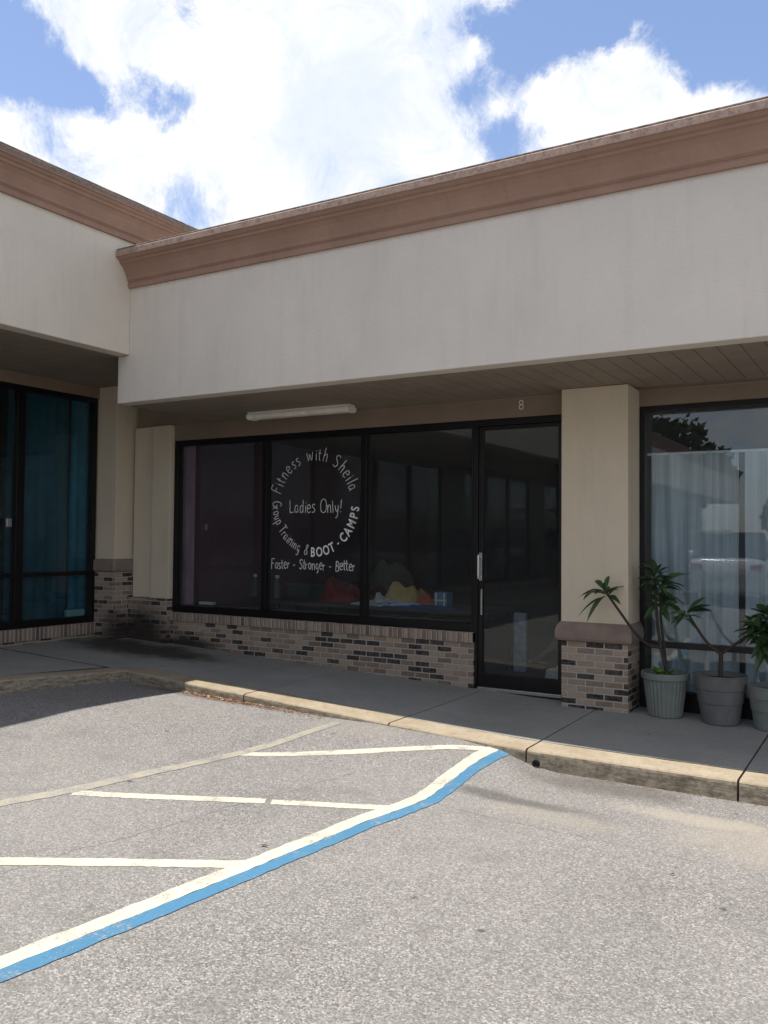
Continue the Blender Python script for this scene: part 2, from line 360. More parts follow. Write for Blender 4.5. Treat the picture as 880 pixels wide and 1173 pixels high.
M_stucco = stucco_mat('stucco', (.655, .60, .53), .62)
M_stucco_pillar = stucco_mat('stucco_pillar', (.61, .53, .41), .6)
M_stucco_wing = stucco_mat('stucco_wing', (.66, .595, .505), .7)
M_cornice = cornice_mat()
M_cap = plain('pillar_cap_paint', (.23, .175, .145), .85, .15, 9, bmp=.3, dusty=.35)
M_metalroof = plain('roof_edge_metal', (.24, .20, .17), .8, .75, 16)
M_soffit = plain('soffit_paint', (.25, .205, .16), .75, .10, 3, bmp=.1)
M_header = plain('header_paint', (.23, .175, .13), .8, .10, 3, bmp=.2)
GR = [((-7.75, 7.3, .50), (.62, .6, .42)), ((-7.1, 7.4, .40), (.7, .5, .16))]
M_brick = brick_mat('brick', grime=GR)
M_soldier = brick_mat('brick_rowlock', bw=.0540, bh=.40, stack=True, grime=GR, pal=[(0, (.12, .08, .065)), (.12, (.24, .165, .13)), (.4, (.33, .24, .18)), (.7, (.37, .285, .215)), (.9, (.20, .14, .11))])
M_asph = asphalt_mat()
M_yellow = paint_mat('faded_yellow_paint', (.34, .31, .235), .59)
M_yellow_new = paint_mat('cream_paint', (.54, .515, .41), .47)
M_blue = paint_mat('blue_paint', (.05, .175, .30), .46)
M_walk = concrete_mat('sidewalk_concrete', (.255, .25, .228), (.325, .318, .29), (.17, .16, .15), edge=[((-7.3, 6.9, .4), (1.4, .55, 2), (.04, .036, .03), .9), ((-.5, 6.5, .2), (.8, .3, 2), (.2, .19, .17), .4)])
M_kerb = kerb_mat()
M_frame = plain('dark_bronze_metal', (.008, .007, .008), .38, .25, 4, .3, .5)
M_alu = plain('satin_aluminium', (.55, .55, .54), .35, .1, 30, .9)
M_glass = glass_mat('shop_glass', (.84, .86, .86), .8)
M_glass_c = glass_mat('clear_glass', (.90, .95, .98), 1.25)
M_glass_t = glass_mat('teal_glass', (.66, .82, .85), .9, dust_haze=.012)
M_white = plain('white_enamel', (.80, .79, .75), .5, .06, 20)
M_dirtywhite = plain('yellowed_acrylic', (.80, .76, .68), .45, .12, 14)
M_letter = plain('white_vinyl', (.78, .78, .78), .5, .15, 60)
M_letter2 = plain('thin_white_marker', (.66, .66, .66), .6, .3, 60)
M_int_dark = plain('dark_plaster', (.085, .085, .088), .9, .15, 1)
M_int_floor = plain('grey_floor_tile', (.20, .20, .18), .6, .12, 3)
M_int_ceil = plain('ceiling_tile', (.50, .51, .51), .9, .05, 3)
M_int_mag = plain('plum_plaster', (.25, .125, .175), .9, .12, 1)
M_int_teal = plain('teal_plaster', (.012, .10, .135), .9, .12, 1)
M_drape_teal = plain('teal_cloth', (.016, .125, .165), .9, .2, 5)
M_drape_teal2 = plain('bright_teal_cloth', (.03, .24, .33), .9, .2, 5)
M_int_dim = plain('dimmed_plaster', (.10, .10, .11), .9, .08, 1)  # wall colour darkened so the gaps between the curtains read as shade
M_pink = plain('mauve_blind', (.50, .33, .43), .8, .12, 6)
M_terr = plain('sage_plastic', (.16, .18, .165), .65, .15, 6, bmp=.1, dusty=.7)
M_terr2 = plain('charcoal_plastic', (.120, .124, .122), .65, .15, 6, bmp=.1, dusty=.7)
M_soil = plain('potting_soil', (.035, .025, .018), .95, .3, 60, bmp=.8)
M_stem = plain('grey_brown_bark', (.045, .036, .028), .85, .25, 40, bmp=.5)
M_leaf = leaf_mat('glossy_leaf', (.038, .078, .026))
M_leaf_b = leaf_mat('fresh_leaf', (.10, .22, .035))
M_tree = leaf_mat('tree_leaf', (.035, .065, .022))
M_bark = plain('tree_bark', (.10, .075, .055), .9, .3, 8, bmp=.5, bs=20)
M_litter = leaf_mat('dead_leaf', (.22, .11, .05))
M_tyre = plain('tyre_rubber', (.02, .02, .02), .8, .1)
M_roofgrey = plain('roof_membrane', (.3, .3, .29), .9, .1, 1)
M_sheer = sheer_mat()
M_black = plain('black_void', (.006, .006, .006), .95, .1)

# ------------------------------------------------------------------ ground
def ticks(a, b, fine0, fine1, st, coarse):
    t = [a]; x = a
    while x < b-1e-6:
        s = st if fine0 <= x < fine1-1e-6 else None
        if s is None:
            d = (fine0-x) if x < fine0 else (x-fine1)
            s = max(st, min(coarse, abs(d)*.5 if abs(d) > .6 else .3))
            if x < fine0: s = min(s, fine0-x)
        x = min(b, x+s); t.append(x)
    return t
g = MB(); xs = ticks(-400, 400, -8, 2.0, .08, 60); ys = ticks(-400, 400, 1.2, 6.4, .08, 60)
for y in ys:
    for x in xs: g.v.append((x, y, hgrid(x, y)))
nx = len(xs)
for j in range(len(ys)-1):
    for i in range(nx-1):
        a = j*nx+i; g.f.append((a, a+1, a+1+nx, a+nx))
tag(g.build('asphalt_ground', M_asph, smooth=True), kind='structure')

def stripe(name, a, b, w0, w1, mat, z=.005, n=60, jit=.004, label=None, shift=0.0, ends=None):
    m = MB(); ax, ay = a; bx, by = b; L = math.hypot(bx-ax, by-ay); tx, ty = (bx-ax)/L, (by-ay)/L; px, py = -ty, tx
    rows = []
    for i in range(n+1):
        t = i/n; row = []
        for k in range(4):
            w = lerp(w0, w1, k/3)+(random.uniform(-jit, jit) if k in (0, 3) else 0)
            e = (ends[0]*(k/3) if ends and i == 0 else 0)+(ends[1]*(k/3) if ends and i == n else 0)
            x = ax+tx*(L*t+e)+px*w; y = ay+ty*(L*t+e)+py*w
            row.append((x, y, hgrid(x, y)+z))
        rows.append(row)
    for r0, r1 in zip(rows, rows[1:]):
        for k in range(3): m.quad(r0[k], r0[k+1], r1[k+1], r1[k])
    o = m.build(name, mat); tag(o, kind='structure')
    return o
def gpt(x, y):           # ground point seen at photo position (x, y)
    r = ray(x, y); t = 1.0
    while H+r.z*t > hgrid(r.x*t, r.y*t) and r.y*t < 5.74: t += .004
    return (r.x*t, r.y*t)
def stripe_px(name, pa, pb, mat, **kw):      # centre line a->b given with its width in metres
    w = kw.pop('w', .1)
    return stripe(name, pa, pb, -w/2, w/2, mat, **kw)
# long boundary line: cream strip with the blue strip on its right
def poly_stripe(name, pts, w0, w1, mat, z):
    m = MB(); rows = []
    for (a, b) in zip(pts, pts[1:]):
        n = max(2, int(math.dist(a, b)/.05))
        for i in range(n+(1 if b == pts[-1] else 0)):
            t = i/n; rows.append((lerp(a[0], b[0], t), lerp(a[1], b[1], t)))
    out = []
    for i, p in enumerate(rows):
        q0 = rows[max(0, i-4)]; q1 = rows[min(len(rows)-1, i+4)]; L = math.dist(q0, q1); tx, ty = (q1[0]-q0[0])/L, (q1[1]-q0[1])/L
        r = []
        for k in range(4):
            w = lerp(w0, w1, k/3)+(random.uniform(-.005, .005) if k in (0, 3) else 0)
            x, y = p[0]+ty*w, p[1]-tx*w; r.append((x, y, hgrid(x, y)+z))
        out.append(r)
    for r0, r1 in zip(out, out[1:]):
        for k in range(3): m.quad(r0[k], r0[k+1], r1[k+1], r1[k])
    return tag(m.build(name, mat), kind='structure')
mid = [gpt(0, 1111), gpt(200, 1031), gpt(310, 986), gpt(420, 941), gpt(462, 926), gpt(487, 916), gpt(510, 899), gpt(535, 880), gpt(576, 856)]
d0 = (mid[1][0]-mid[0][0], mid[1][1]-mid[0][1]); L0 = math.hypot(*d0)
mid = [(mid[0][0]-d0[0]/L0*1.2, mid[0][1]-d0[1]/L0*1.2)] + mid
poly_stripe('cream_line', mid, -.085, .004, M_yellow_new, .0032)
poly_stripe('blue_line', mid, .006, .088, M_blue, .0036)
pA = gpt(-60, 932); pB = gpt(80, 906); pC = gpt(270, 864); pD = gpt(388, 828)
poly_stripe('faded_cream_line', [pA, pB, pC, pD], -.045, .045, M_yellow, .0026)
stripe('hatch_line', gpt(-150, 984), gpt(284, 990.5), -.045, .045, M_yellow_new, z=.0022)
stripe('hatch_line', gpt(84, 908), gpt(304, 918), -.042, .042, M_yellow_new, z=.0022)
stripe('hatch_line', gpt(311, 919), gpt(446, 926), -.042, .042, M_yellow_new, z=.0022)
stripe('hatch_line', gpt(276, 864), gpt(562, 858.5), -.040, .040, M_yellow_new, z=.0022)

# sidewalk slabs, kerb
JX = [-6.3, -4.85, -3.36, -2.24, -.88, .5, 1.9, 3.3, 4.7, 9]
sw = MB(); kb = MB(); KW = .26
def slab(cols, zf):
    # cols: list of (x, y_front, y_back); makes a closed slab .12 thick
    for (xa, ya0, ya1), (xb, yb0, yb1) in zip(cols, cols[1:]):
        n = 5
        for k in range(n):
            a0 = lerp(ya0, ya1, k/n); a1 = lerp(ya0, ya1, (k+1)/n); b0 = lerp(yb0, yb1, k/n); b1 = lerp(yb0, yb1, (k+1)/n)
            sw.quad((xa, a0, zf(xa, a0)), (xb, b0, zf(xb, b0)), (xb, b1, zf(xb, b1)), (xa, a1, zf(xa, a1)))
    for e, c in ((0, cols[0]), (1, cols[-1])):
        x, y0, y1 = c
        p = [(x, lerp(y0, y1, k/5), zf(x, lerp(y0, y1, k/5))) for k in range(6)]
        for p0, p1 in zip(p, p[1:]): sw.quad(p0, p1, (p1[0], p1[1], p1[2]-.1), (p0[0], p0[1], p0[2]-.1))
J = .007
for x0, x1 in zip(JX, JX[1:]):
    n = max(2, int((x1-x0)/.12)); X = [lerp(x0+J, x1-J, i/n) for i in range(n+1)]
    slab([(x, ky(x)+KW+.004, 7.75) for x in X], zs)
    # kerb stone with rounded nose
    prof = [(KW, 0), (.03, 0), (.012, -.005), (.003, -.014), (0, -.03), (-.008, -.20), (KW, -.20)]
    rows = []
    for x in X:
        y = ky(x); r = []
        for (o, dz) in prof:
            r.append((x, y+o+.004*noise.noise(Vector((x*5, o*9, 1))), zs(x, y)+dz+.0025*noise.noise(Vector((x*7, o*12, 5)))))
        rows.append(r)
    for r0, r1 in zip(rows, rows[1:]):
        for k in range(len(prof)): kb.quad(r0[k], r1[k], r1[(k+1) % len(prof)], r0[(k+1) % len(prof)])
    kb.poly(rows[0]); kb.poly(rows[-1][::-1])
# wing sidewalk
wy = [-29.5, -27, -24, -21, -18, -15, -12, -9, -6, -3.2, -1.7, -.2, 1.3, 2.8, 4.2, 5.86]
def zw(x, y=0): return zs(x, y)
for y0, y1 in zip(wy, wy[1:]):
    n = 8; Y = [lerp(y0+J, y1-J, i/n) for i in range(n+1)]
    for ya, yb in zip(Y, Y[1:]):
        xa = kx(ya)-KW; xb = kx(yb)-KW
        for k in range(5):
            a0 = lerp(-8.6, xa, k/5); a1 = lerp(-8.6, xa, (k+1)/5); b0 = lerp(-8.6, xb, k/5); b1 = lerp(-8.6, xb, (k+1)/5)
            sw.quad((a0, ya, zw(a0, ya)), (a1, ya, zw(a1, ya)), (b1, yb, zw(b1, yb)), (b0, yb, zw(b0, yb)))
sw.box(-8.6, -7, -29.5, 7.0, -.3, .30)
X = [lerp(-8.6, -6.3-J, i/10) for i in range(11)]
slab([(x, 5.875 if x < -6.55 else lerp(5.875, 6.05, (x+6.55)/.25), 7.75) for x in X], zs)
kp = []
for i in range(len(KF[:4])-1):
    a, b = KF[i], KF[i+1]; n = max(3, int(math.dist(a, b)/.3))
    kp += [(lerp(a[0], b[0], t/n), lerp(a[1], b[1], t/n)) for t in range(n)]
kp.append(KF[3]); kp.append((-6.3, 5.87))
rows = []
for i, (x, y) in enumerate(kp):
    q0 = kp[max(0, i-1)]; q1 = kp[min(len(kp)-1, i+1)]; L = math.dist(q0, q1); tx, ty = (q1[0]-q0[0])/L, (q1[1]-q0[1])/L
    nxn, nyn = -ty, tx
    if i >= len(kp)-2: nxn, nyn = (-.8, .8) if i == len(kp)-2 else (0, 1)
    prof = [(KW, 0), (.03, 0), (.012, -.005), (.003, -.014), (0, -.03), (-.008, -.22), (KW, -.22)]
    rows.append([(x+nxn*o, y+nyn*o, zs(x, y)+dz) for o, dz in prof])
for r0, r1 in zip(rows, rows[1:]):
    for k in range(7): kb.quad(r0[k], r1[k], r1[(k+1) % 7], r0[(k+1) % 7])
kb.poly(rows[0]); kb.poly(rows[-1][::-1])
tag(sw.build('sidewalk', M_walk), kind='structure')
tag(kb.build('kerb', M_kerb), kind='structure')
# drain pipe mouth in the kerb beside the blue line
dp = MB(); c = Vector((-2.165, 5.668, zs(-2.165)-.085))
dp.tube([c+Vector((0, .005, 0)), c+Vector((0, -.014, 0))], [.027, .024], 18)
tag(dp.build('kerb_drain_hole', M_black), 'small round black drain opening in the kerb beside the blue line end', 'drain')

# leaf litter along kerb
lt = MB()
def flake(x, y, s, z0=None):
    z = (hgrid(x, y) if z0 is None else z0)+.006; a = random.uniform(0, 6.28); c, d = math.cos(a)*s, math.sin(a)*s
    lt.quad((x-c, y-d, z), (x+d*.5, y-c*.5, z+random.uniform(0, s*.5)), (x+c, y+d, z+random.uniform(0, .006)), (x-d*.5, y+c*.5, z))
for i in range(700):
    x = random.triangular(-5.6, -3.9, -5.1); y = ky(x)-abs(random.gauss(0, .045))-.012
    flake(x, y, random.uniform(.005, .017))
for i in range(180):
    x = random.uniform(-2.2, 0); flake(x, ky(x)-abs(random.gauss(0, .03))-.012, random.uniform(.003, .009))
for i in range(120):
    x = random.uniform(-8, -6.4); y = 7.3-abs(random.gauss(0, .25)); flake(x, y, random.uniform(.005, .014), zs(x, y))
for i in range(60): flake(random.uniform(-5.5, 0), random.uniform(2, 5.5), random.uniform(.003, .007))
tag(lt.build('leaf_litter', M_litter), 'small brown dead leaves and grit gathered along the foot of the kerb', 'leaf litter', kind='stuff')
for (px_, py_, s, lab) in ((303, 970, .022, 'small dark brown dead leaf lying just above the blue and cream line'), (771, 1003, .013, 'tiny dark twig lying on the bare asphalt right of the painted lines')):
    x, y = gpt(px_, py_); t = MB(); z = hgrid(x, y)+.006
    pts = [(-1, 0, 0), (-.4, .34, .25), (.3, .30, .3), (1, .05, .1), (.35, -.3, .35), (-.5, -.3, .2)]
    t.poly([(x+a*s, y+b*s, z+c_*s) for a, b, c_ in pts]); n = len(t.v); 
    t.poly([(x+a*s, y+b*s, z+c_*s-.003) for a, b, c_ in pts][::-1])
    tag(t.build('fallen_leaf', M_litter), lab, 'leaf')

# ------------------------------------------------------------------ main shop block
ZFB, ZWB, ZCT, ZTOP, ZSOF = H+1.3266, H+1.7989, H+2.4538, H+2.7886, H+1.3197
YF, YP, YW, XL, XLW, XE = 6.003, 7.2342, 7.4686, -6.5448, -8.3228, -6.697
XR = 9.0
shop = thing('shop_building', 'beige stucco strip mall shop front with brown cornice and brick knee wall', 'shop building', (-3, 7.5, 0))
# fascia, an L outline so that it tucks under the wing fascia
f = MB(); f.prism([(XE, YF, ZFB), (XR, YF, ZFB), (XR, YF, ZTOP-.02), (XL+.002, YF, ZTOP-.02), (XL+.002, YF, ZWB-.003), (XE, YF, ZWB-.003)], (0, .16, 0))
f.build('fascia', M_stucco, shop, bevel=.006)
def cornice(mb, z0, z1, p0, outd, along, length, pc=.1923):
    h = z1-z0
    prof = [(-.17, 0), (.028, 0), (.034, .035), (.022, .055), (.045, .075), (.052, .10), (.068, .135), (.090, .175), (.118, .205), (.140, .216), (.140, .238), (.158, .245), (.170, .256), (.176, .265), (pc, .268), (pc, h-.012), (pc-.012, h), (-.17, h+.006)]
    k = h/.335
    pts = [Vector(p0)+Vector(outd)*o+Vector((0, 0, z0+dz*(k if dz < h-.02 else 1))) for o, dz in prof]
    mb.prism(pts, Vector(along)*length)
c1 = MB(); cornice(c1, ZCT, ZTOP, (XL+.003, YF, 0), (0, -1, 0), (1, 0, 0), XR-XL)
c1.build('cornice', M_cornice, shop)
fl = MB(); fl.box(XL+.01, XR, YF-.186, YF+.1, ZTOP+.0, ZTOP+.012); fl.build('roof_edge', M_metalroof, shop, bevel=.003)
rf = MB(); rf.box(XL+.2, XR, YF+.165, 19, ZWB+.1, ZWB+.3); rf.build('roof', M_roofgrey, shop)
# soffit made of narrow boards
sf = MB(); x = XE+.002
while x < XR:
    w = .152; sf.box(x, min(XR, x+w-.006), YF+.163, 7.45, ZSOF, ZSOF+.02); x += w
sf.box(XE+.002, XR, YF+.163, 7.45, ZSOF+.008, ZSOF+.04)
sf.box(XE+.002, XE+.03, YF+.16, 7.445, ZSOF+.04, ZWB-.003)
sf.build('soffit', M_soffit, shop)
hd = MB()
hd.box(-7.95, -2.3, YW-.012, YW+.14, H+1.134, ZSOF-.002)
hd.box(-2.3, XR, 7.595, 7.75, H+1.172, ZSOF+.10)
hd.box(-7.95, XE, YW-.012, YW+.14, ZSOF-.002, ZWB+.2)
hd.box(-7.95, XR, YW+.15, YW+.35, ZSOF+.05, ZWB+.1)
hd.box(-2.3, XR, 7.35, 7.66, ZSOF+.002+.04, ZSOF+.10)
hd.build('header', M_header, shop, bevel=.003)
tr = MB(); tr.box(-7.36, -2.545, YW-.02, YW-.012, ZSOF-.012, ZSOF-.002); tr.box(-1.96, XR, 7.586, 7.595, ZSOF-.014, ZSOF-.002); tr.build('soffit_trim', M_soffit, shop)
# corner pilaster between the wing and the first window
pw = MB(); pw.box(-7.96, -7.64, YW-.045, YW+.14, H-.715, ZSOF-.004); pw.box(-7.634, -7.345, YW-.075, YW+.14, H-.715, ZSOF-.004); pw.box(-7.645, -7.63, YW-.03, YW, H-.7, ZSOF-.004)
pw.build('pilaster', M_stucco_pillar, shop, bevel=.005)
pb = MB(); pb.box(-7.98, -7.345, YW-.095, YW+.14, .2, H-.718); pb.build('brick_base', M_brick, shop, bevel=.004)
# knee wall
kw = MB(); kw.box(-7.34, -3.463, YW-.035, YW+.14, .15, H-.865-.098); kw.build('knee_wall', M_brick, shop)
ks = MB(); x = -7.34
while x < -3.47:
    w = .054; ks.box(x+.003, min(-3.463, x+w-.003), YW-.052-random.uniform(0, .003), YW+.13, H-.962, H-.866-random.uniform(0, .002)); x += w
ks.box(-7.34, -3.463, YW-.042, YW+.14, H-.963, H-.870)
ks.build('rowlock_course', M_soldier, shop)
# pillar
pil = MB(); pil.box(-2.54, -1.962, YP, 7.66, H-.70, ZSOF-.003)
pillar = pil.build('pillar', M_stucco_pillar, shop, bevel=.006)
MB().box(-2.538, -1.964, YP+.004, 7.60, .12, H-.85).build('brick_base', M_brick, pillar, bevel=.003)
cp = MB(); z0, z1 = H-.858, H-.692
pr = [(0, 0), (.030, .008), (.040, .03), (.042, .07), (.036, .11), (.020, .145), (.006, z1-z0)]
rings = []
for o, dz in pr: rings.append([(-2.54-o, YP-o, z0+dz), (-1.962+o, YP-o, z0+dz), (-1.962+o, 7.60, z0+dz), (-2.54-o, 7.60, z0+dz)])
for a, b in zip(rings, rings[1:]):
    for k in range(4): cp.quad(a[k], a[(k+1) % 4], b[(k+1) % 4], b[k])
cp.poly(rings[0][::-1]); cp.poly(rings[-1]); cp.build('pillar_cap', M_cap, pillar)

# storefront window (three panes) -----------------------------------------
WT, WB = H+1.134, H-.8637
def frame(mb, x0, x1, z0, z1, y0, y1, mull=(), tw=.055, sw_=.05, bw=.06, trans=(), rs=None):
    rs = sw_ if rs is None else rs
    mb.box(x0, x1, y0, y1, z1-tw, z1); mb.box(x0, x1, y0, y1, z0, z0+bw)
    mb.box(x0, x0+sw_, y0, y1, z0+bw, z1-tw); mb.box(x1-rs, x1, y0, y1, z0+bw, z1-tw)
    for a, b in mull: mb.box(a, b, y0, y1, z0+bw, z1-tw)
win = MB(); win.box(-3.4895, -3.463, YW-.010, YW+.073, WB+.001, WT-.001); frame(win, -7.338, -3.49, WB, WT, YW-.012, YW+.075, [(-6.025, -5.958), (-4.745, -4.678)], tw=.065, sw_=.06, bw=.075, rs=.012)
win = win.build('window', M_frame, shop, bevel=.004)
for a, b in ((-7.278, -6.025), (-5.958, -4.745), (-4.678, -3.502)):
    MB().box(a-.005, b+.005, YW+.034, YW+.040, WB+.08, WT-.07).build('pane', M_glass, win)
# the painted lettering on the middle pane
dg = bpy.context.evaluated_depsgraph_get()
GY = YW+.031
def glyph(mb, ch, cx, cz, ang, size, sx=1.0, off=0, shear=0):
    cu = bpy.data.curves.new('t', 'FONT'); cu.body = ch; cu.size = 1; cu.offset = off; cu.shear = shear; cu.resolution_u = 3; cu.align_x = 'CENTER'
    o = bpy.data.objects.new('t', cu); me = bpy.data.meshes.new_from_object(o)
    ca, sa = math.cos(ang), math.sin(ang); n0 = len(mb.v)
    for v in me.vertices:
        x, y = v.co.x*size*sx, v.co.y*size; mb.v.append((cx+x*ca-y*sa, GY, cz+x*sa+y*ca))
    for p in me.polygons: mb.f.append(tuple(n0+i for i in p.vertices))
    bpy.data.objects.remove(o); bpy.data.curves.remove(cu); bpy.data.meshes.remove(me)
def curve(pts, n=14):
    out = []; pts = [Vector(p) for p in pts]; pts = [pts[0]*2-pts[1]]+pts+[pts[-1]*2-pts[-2]]
    for i in range(1, len(pts)-2):
        for k in range(n):
            t = k/n; p0, p1, p2, p3 = pts[i-1:i+3]
            out.append(.5*((2*p1)+(-p0+p2)*t+(2*p0-5*p1+4*p2-p3)*t*t+(-p0+3*p1-3*p2+p3)*t**3))
    out.append(pts[-2]); return out

HAND = {   # hand-drawn strokes, unit height letters
 'F': [[(.08, 0), (.10, .5), (.13, 1)], [(.10, .98), (.3, 1.0), (.55, .96)], [(.11, .55), (.28, .56), (.42, .54)]],
 'i': [[(.08, 0), (.09, .3), (.07, .58)], [(.08, .76), (.10, .82)]],
 't': [[(.16, .95), (.14, .4), (.17, .08), (.30, .02)], [(-.02, .62), (.15, .64), (.34, .62)]],
 'n': [[(.04, .6), (.06, .3), (.05, 0)], [(.06, .35), (.2, .58), (.34, .55), (.38, .3), (.39, 0)]],
 'e': [[(.05, .32), (.38, .36), (.33, .56), (.18, .6), (.05, .42), (.05, .15), (.18, 0), (.38, .08)]],
 's': [[(.34, .54), (.18, .6), (.06, .47), (.18, .33), (.32, .2), (.2, .02), (.03, .05)]],
 'w': [[(.02, .6), (.14, .03), (.3, .5), (.45, .02), (.62, .62)]],
 'h': [[(.06, 1), (.05, .5), (.06, 0)], [(.06, .35), (.2, .58), (.33, .5), (.36, .25), (.37, 0)]],
 'S': [[(.5, .88), (.32, 1.0), (.1, .86), (.14, .64), (.38, .46), (.48, .24), (.3, .0), (.04, .1)]],
 'l': [[(.07, 1), (.06, .5), (.08, 0)]],
 'a': [[(.36, .52), (.2, .6), (.05, .4), (.06, .12), (.2, .02), (.34, .2), (.38, .56), (.38, .2), (.44, 0)]],
 'L': [[(.1, 1), (.08, .5), (.07, .03), (.3, .0), (.5, .03)]],
 'd': [[(.36, .5), (.2, .58), (.05, .38), (.07, .1), (.2, .0), (.36, .2)], [(.38, 1), (.37, .5), (.38, 0)]],
 'O': [[(.34, 1), (.12, .85), (.04, .5), (.12, .12), (.36, 0), (.58, .15), (.64, .5), (.56, .86), (.34, 1)]],
 'y': [[(.03, .6), (.1, .25), (.22, .15), (.34, .3)], [(.38, .62), (.34, .1), (.25, -.3), (.05, -.36)]],
 '!': [[(.1, 1), (.08, .3)], [(.08, .08), (.09, .0)]],
 'G': [[(.56, .85), (.34, 1), (.12, .82), (.04, .45), (.14, .1), (.38, 0), (.57, .15), (.57, .45), (.36, .45)]],
 'r': [[(.05, .6), (.06, .3), (.05, 0)], [(.06, .32), (.18, .55), (.33, .56)]],
 'o': [[(.2, .6), (.05, .42), (.05, .15), (.2, 0), (.36, .14), (.37, .42), (.2, .6)]],
 'u': [[(.04, .6), (.05, .2), (.16, .0), (.3, .1), (.36, .35)], [(.37, .6), (.37, .2), (.42, 0)]],
 'p': [[(.05, .6), (.05, .1), (.04, -.35)], [(.05, .45), (.2, .6), (.36, .42), (.33, .12), (.18, .02), (.06, .12)]],
 'T': [[(.0, .98), (.3, 1), (.62, .97)], [(.31, .99), (.3, .5), (.31, 0)]],
 'g': [[(.34, .5), (.2, .6), (.05, .4), (.07, .14), (.2, .04), (.34, .2), (.36, .56), (.35, .0), (.28, -.32), (.06, -.34)]],
 '&': [[(.5, .05), (.2, .6), (.16, .82), (.3, .95), (.4, .8), (.3, .62), (.06, .3), (.12, .05), (.3, .0), (.48, .35)]],
 '-': [[(.05, .33), (.32, .35)]],
 'B': [[(.08, 0), (.08, .5), (.09, 1)], [(.09, 1), (.4, .92), (.42, .65), (.1, .54), (.45, .45), (.5, .15), (.3, .0), (.06, .02)]],
}
def hand(mb, ch, cx, cz, ang, size, sx, wd=.0085):
    ca, sa = math.cos(ang), math.sin(ang); W_ = max(p[0] for st in HAND[ch] for p in st)
    for st in HAND[ch]:
        P_ = [Vector(((p[0]-W_/2)*size*sx, p[1]*size, 0)) for p in st]
        c_ = curve([(p.x, p.y, 0) for p in P_], 4) if len(P_) > 2 else P_
        n0 = len(mb.v)
        for i, p in enumerate(c_):
            t = (c_[min(i+1, len(c_)-1)]-c_[max(i-1, 0)]).normalized(); w = wd*random.uniform(.8, 1.1)*.5
            for sg in (-1, 1):
                x, y = p.x-t.y*w*sg, p.y+t.x*w*sg; mb.v.append((cx+x*ca-y*sa, GY, cz+x*sa+y*ca))
        for i in range(len(c_)-1): a = n0+i*2; mb.f.append((a, a+1, a+3, a+2))
ADV = {'i': .30, 'l': .30, 't': .42, 'r': .45, 'f': .4, ' ': .5, 'F': .62, 'w': .85, 'S': .68, 'h': .6, 'e': .6, 'a': .6, 's': .52, 'n': .6, 'O': .82, 'B': .72, 'C': .78, 'A': .76, 'M': .92, 'P': .68, 'T': .62, 'G': .8, '!': .35, '-': .5, 'L': .58, 'y': .55, 'g': .6, 'd': .62, 'o': .62, 'p': .6, 'u': .6, '&': .75}
def arc(mb, text, a0, a1, rad, size, top, sx=1, off=0, cx=-5.35, cz=H+.375, jit=.0, shear=0):
    tot = sum(ADV.get(c, .6) for c in text); acc = 0
    for ch in text:
        w = ADV.get(ch, .6); t = (acc+w/2)/tot; acc += w
        if ch == ' ': continue
        a = R(lerp(a0, a1, t)); s = size*random.uniform(1-jit, 1+jit)
        an = (a-math.pi/2 if top else a+math.pi/2)+random.uniform(-jit, jit)*.8
        if jit: hand(mb, ch, cx+rad*math.cos(a), cz+rad*math.sin(a), an, s*.78, sx*1.35)
        else: glyph(mb, ch, cx+rad*math.cos(a), cz+rad*math.sin(a), an, s, sx, off, shear)
def row(mb, text, x0, x1, z, size, sx=1, off=0, jit=0, slope=0):
    tot = sum(ADV.get(c, .6) for c in text); acc = 0
    for ch in text:
        w = ADV.get(ch, .6); t = (acc+w/2)/tot; acc += w
        if ch == ' ': continue
        hand(mb, ch, lerp(x0, x1, t), z+slope*t+random.uniform(-jit, jit)*.08, random.uniform(-jit, jit)*.8, size*.8*random.uniform(1-jit, 1+jit), sx*1.25)
for fn, args in ((arc, ('Fitness with Sheila', 168, 14, .455, .175, True, .66, -.006)), (row, ('Ladies Only!', -5.68, -5.00, H+.275, .17, .68, -.006)),
                 (arc, ('Group Training &', 176, 262, .555, .145, False, .60, -.006)), (row, ('Faster - Stronger - Better', -5.92, -4.83, H-.33, .135, .66, -.004))):
    t1 = MB(); fn(t1, *args, jit=.1); t1.build('lettering_line', M_letter2, win)
for args in (('BOOT', 264, 300, .565, .14, False, .74, .02), ('-', 303, 309, .55, .12, False, .8, .01), ('CAMPS', 311, 357, .565, .14, False, .76, .02)):
    t2 = MB(); arc(t2, *args); t2.build('bold_lettering_line', M_letter, win)

# door --------------------------------------------------------------------
DZ = H-1.378
dj = MB(); dj.box(-3.461, -3.432, YW-.014, YW+.085, DZ, WT); dj.box(-2.60, -2.545, YW-.014, YW+.085, DZ, WT); dj.box(-3.432, -2.60, YW-.014, YW+.085, WT-.062, WT)
dfr = dj.build('door_frame', M_frame, shop, bevel=.003)
d = MB(); frame(d, -3.428, -2.604, DZ+.012, WT-.066, YW-.006, YW+.04, tw=.035, sw_=.045, bw=.125)
door = d.build('door', M_frame, shop, bevel=.004)
MB().box(-3.388, -2.644, YW+.014, YW+.020, DZ+.13, WT-.095).build('pane', M_glass, door)
hb = MB(); hb.tube([(-3.405, YW-.055, H-.36), (-3.405, YW-.062, H-.33), (-3.405, YW-.062, H-.17), (-3.405, YW-.055, H-.14)], .011, 10)
hb.tube([(-3.405, YW-.006, H-.34), (-3.405, YW-.058, H-.34)], .008, 8); hb.tube([(-3.405, YW-.006, H-.16), (-3.405, YW-.058, H-.16)], .008, 8)
hb.box(-3.420, -3.390, YW-.012, YW-.006, H-.38, H-.12); hb.build('handle', M_alu, door, bevel=.002)
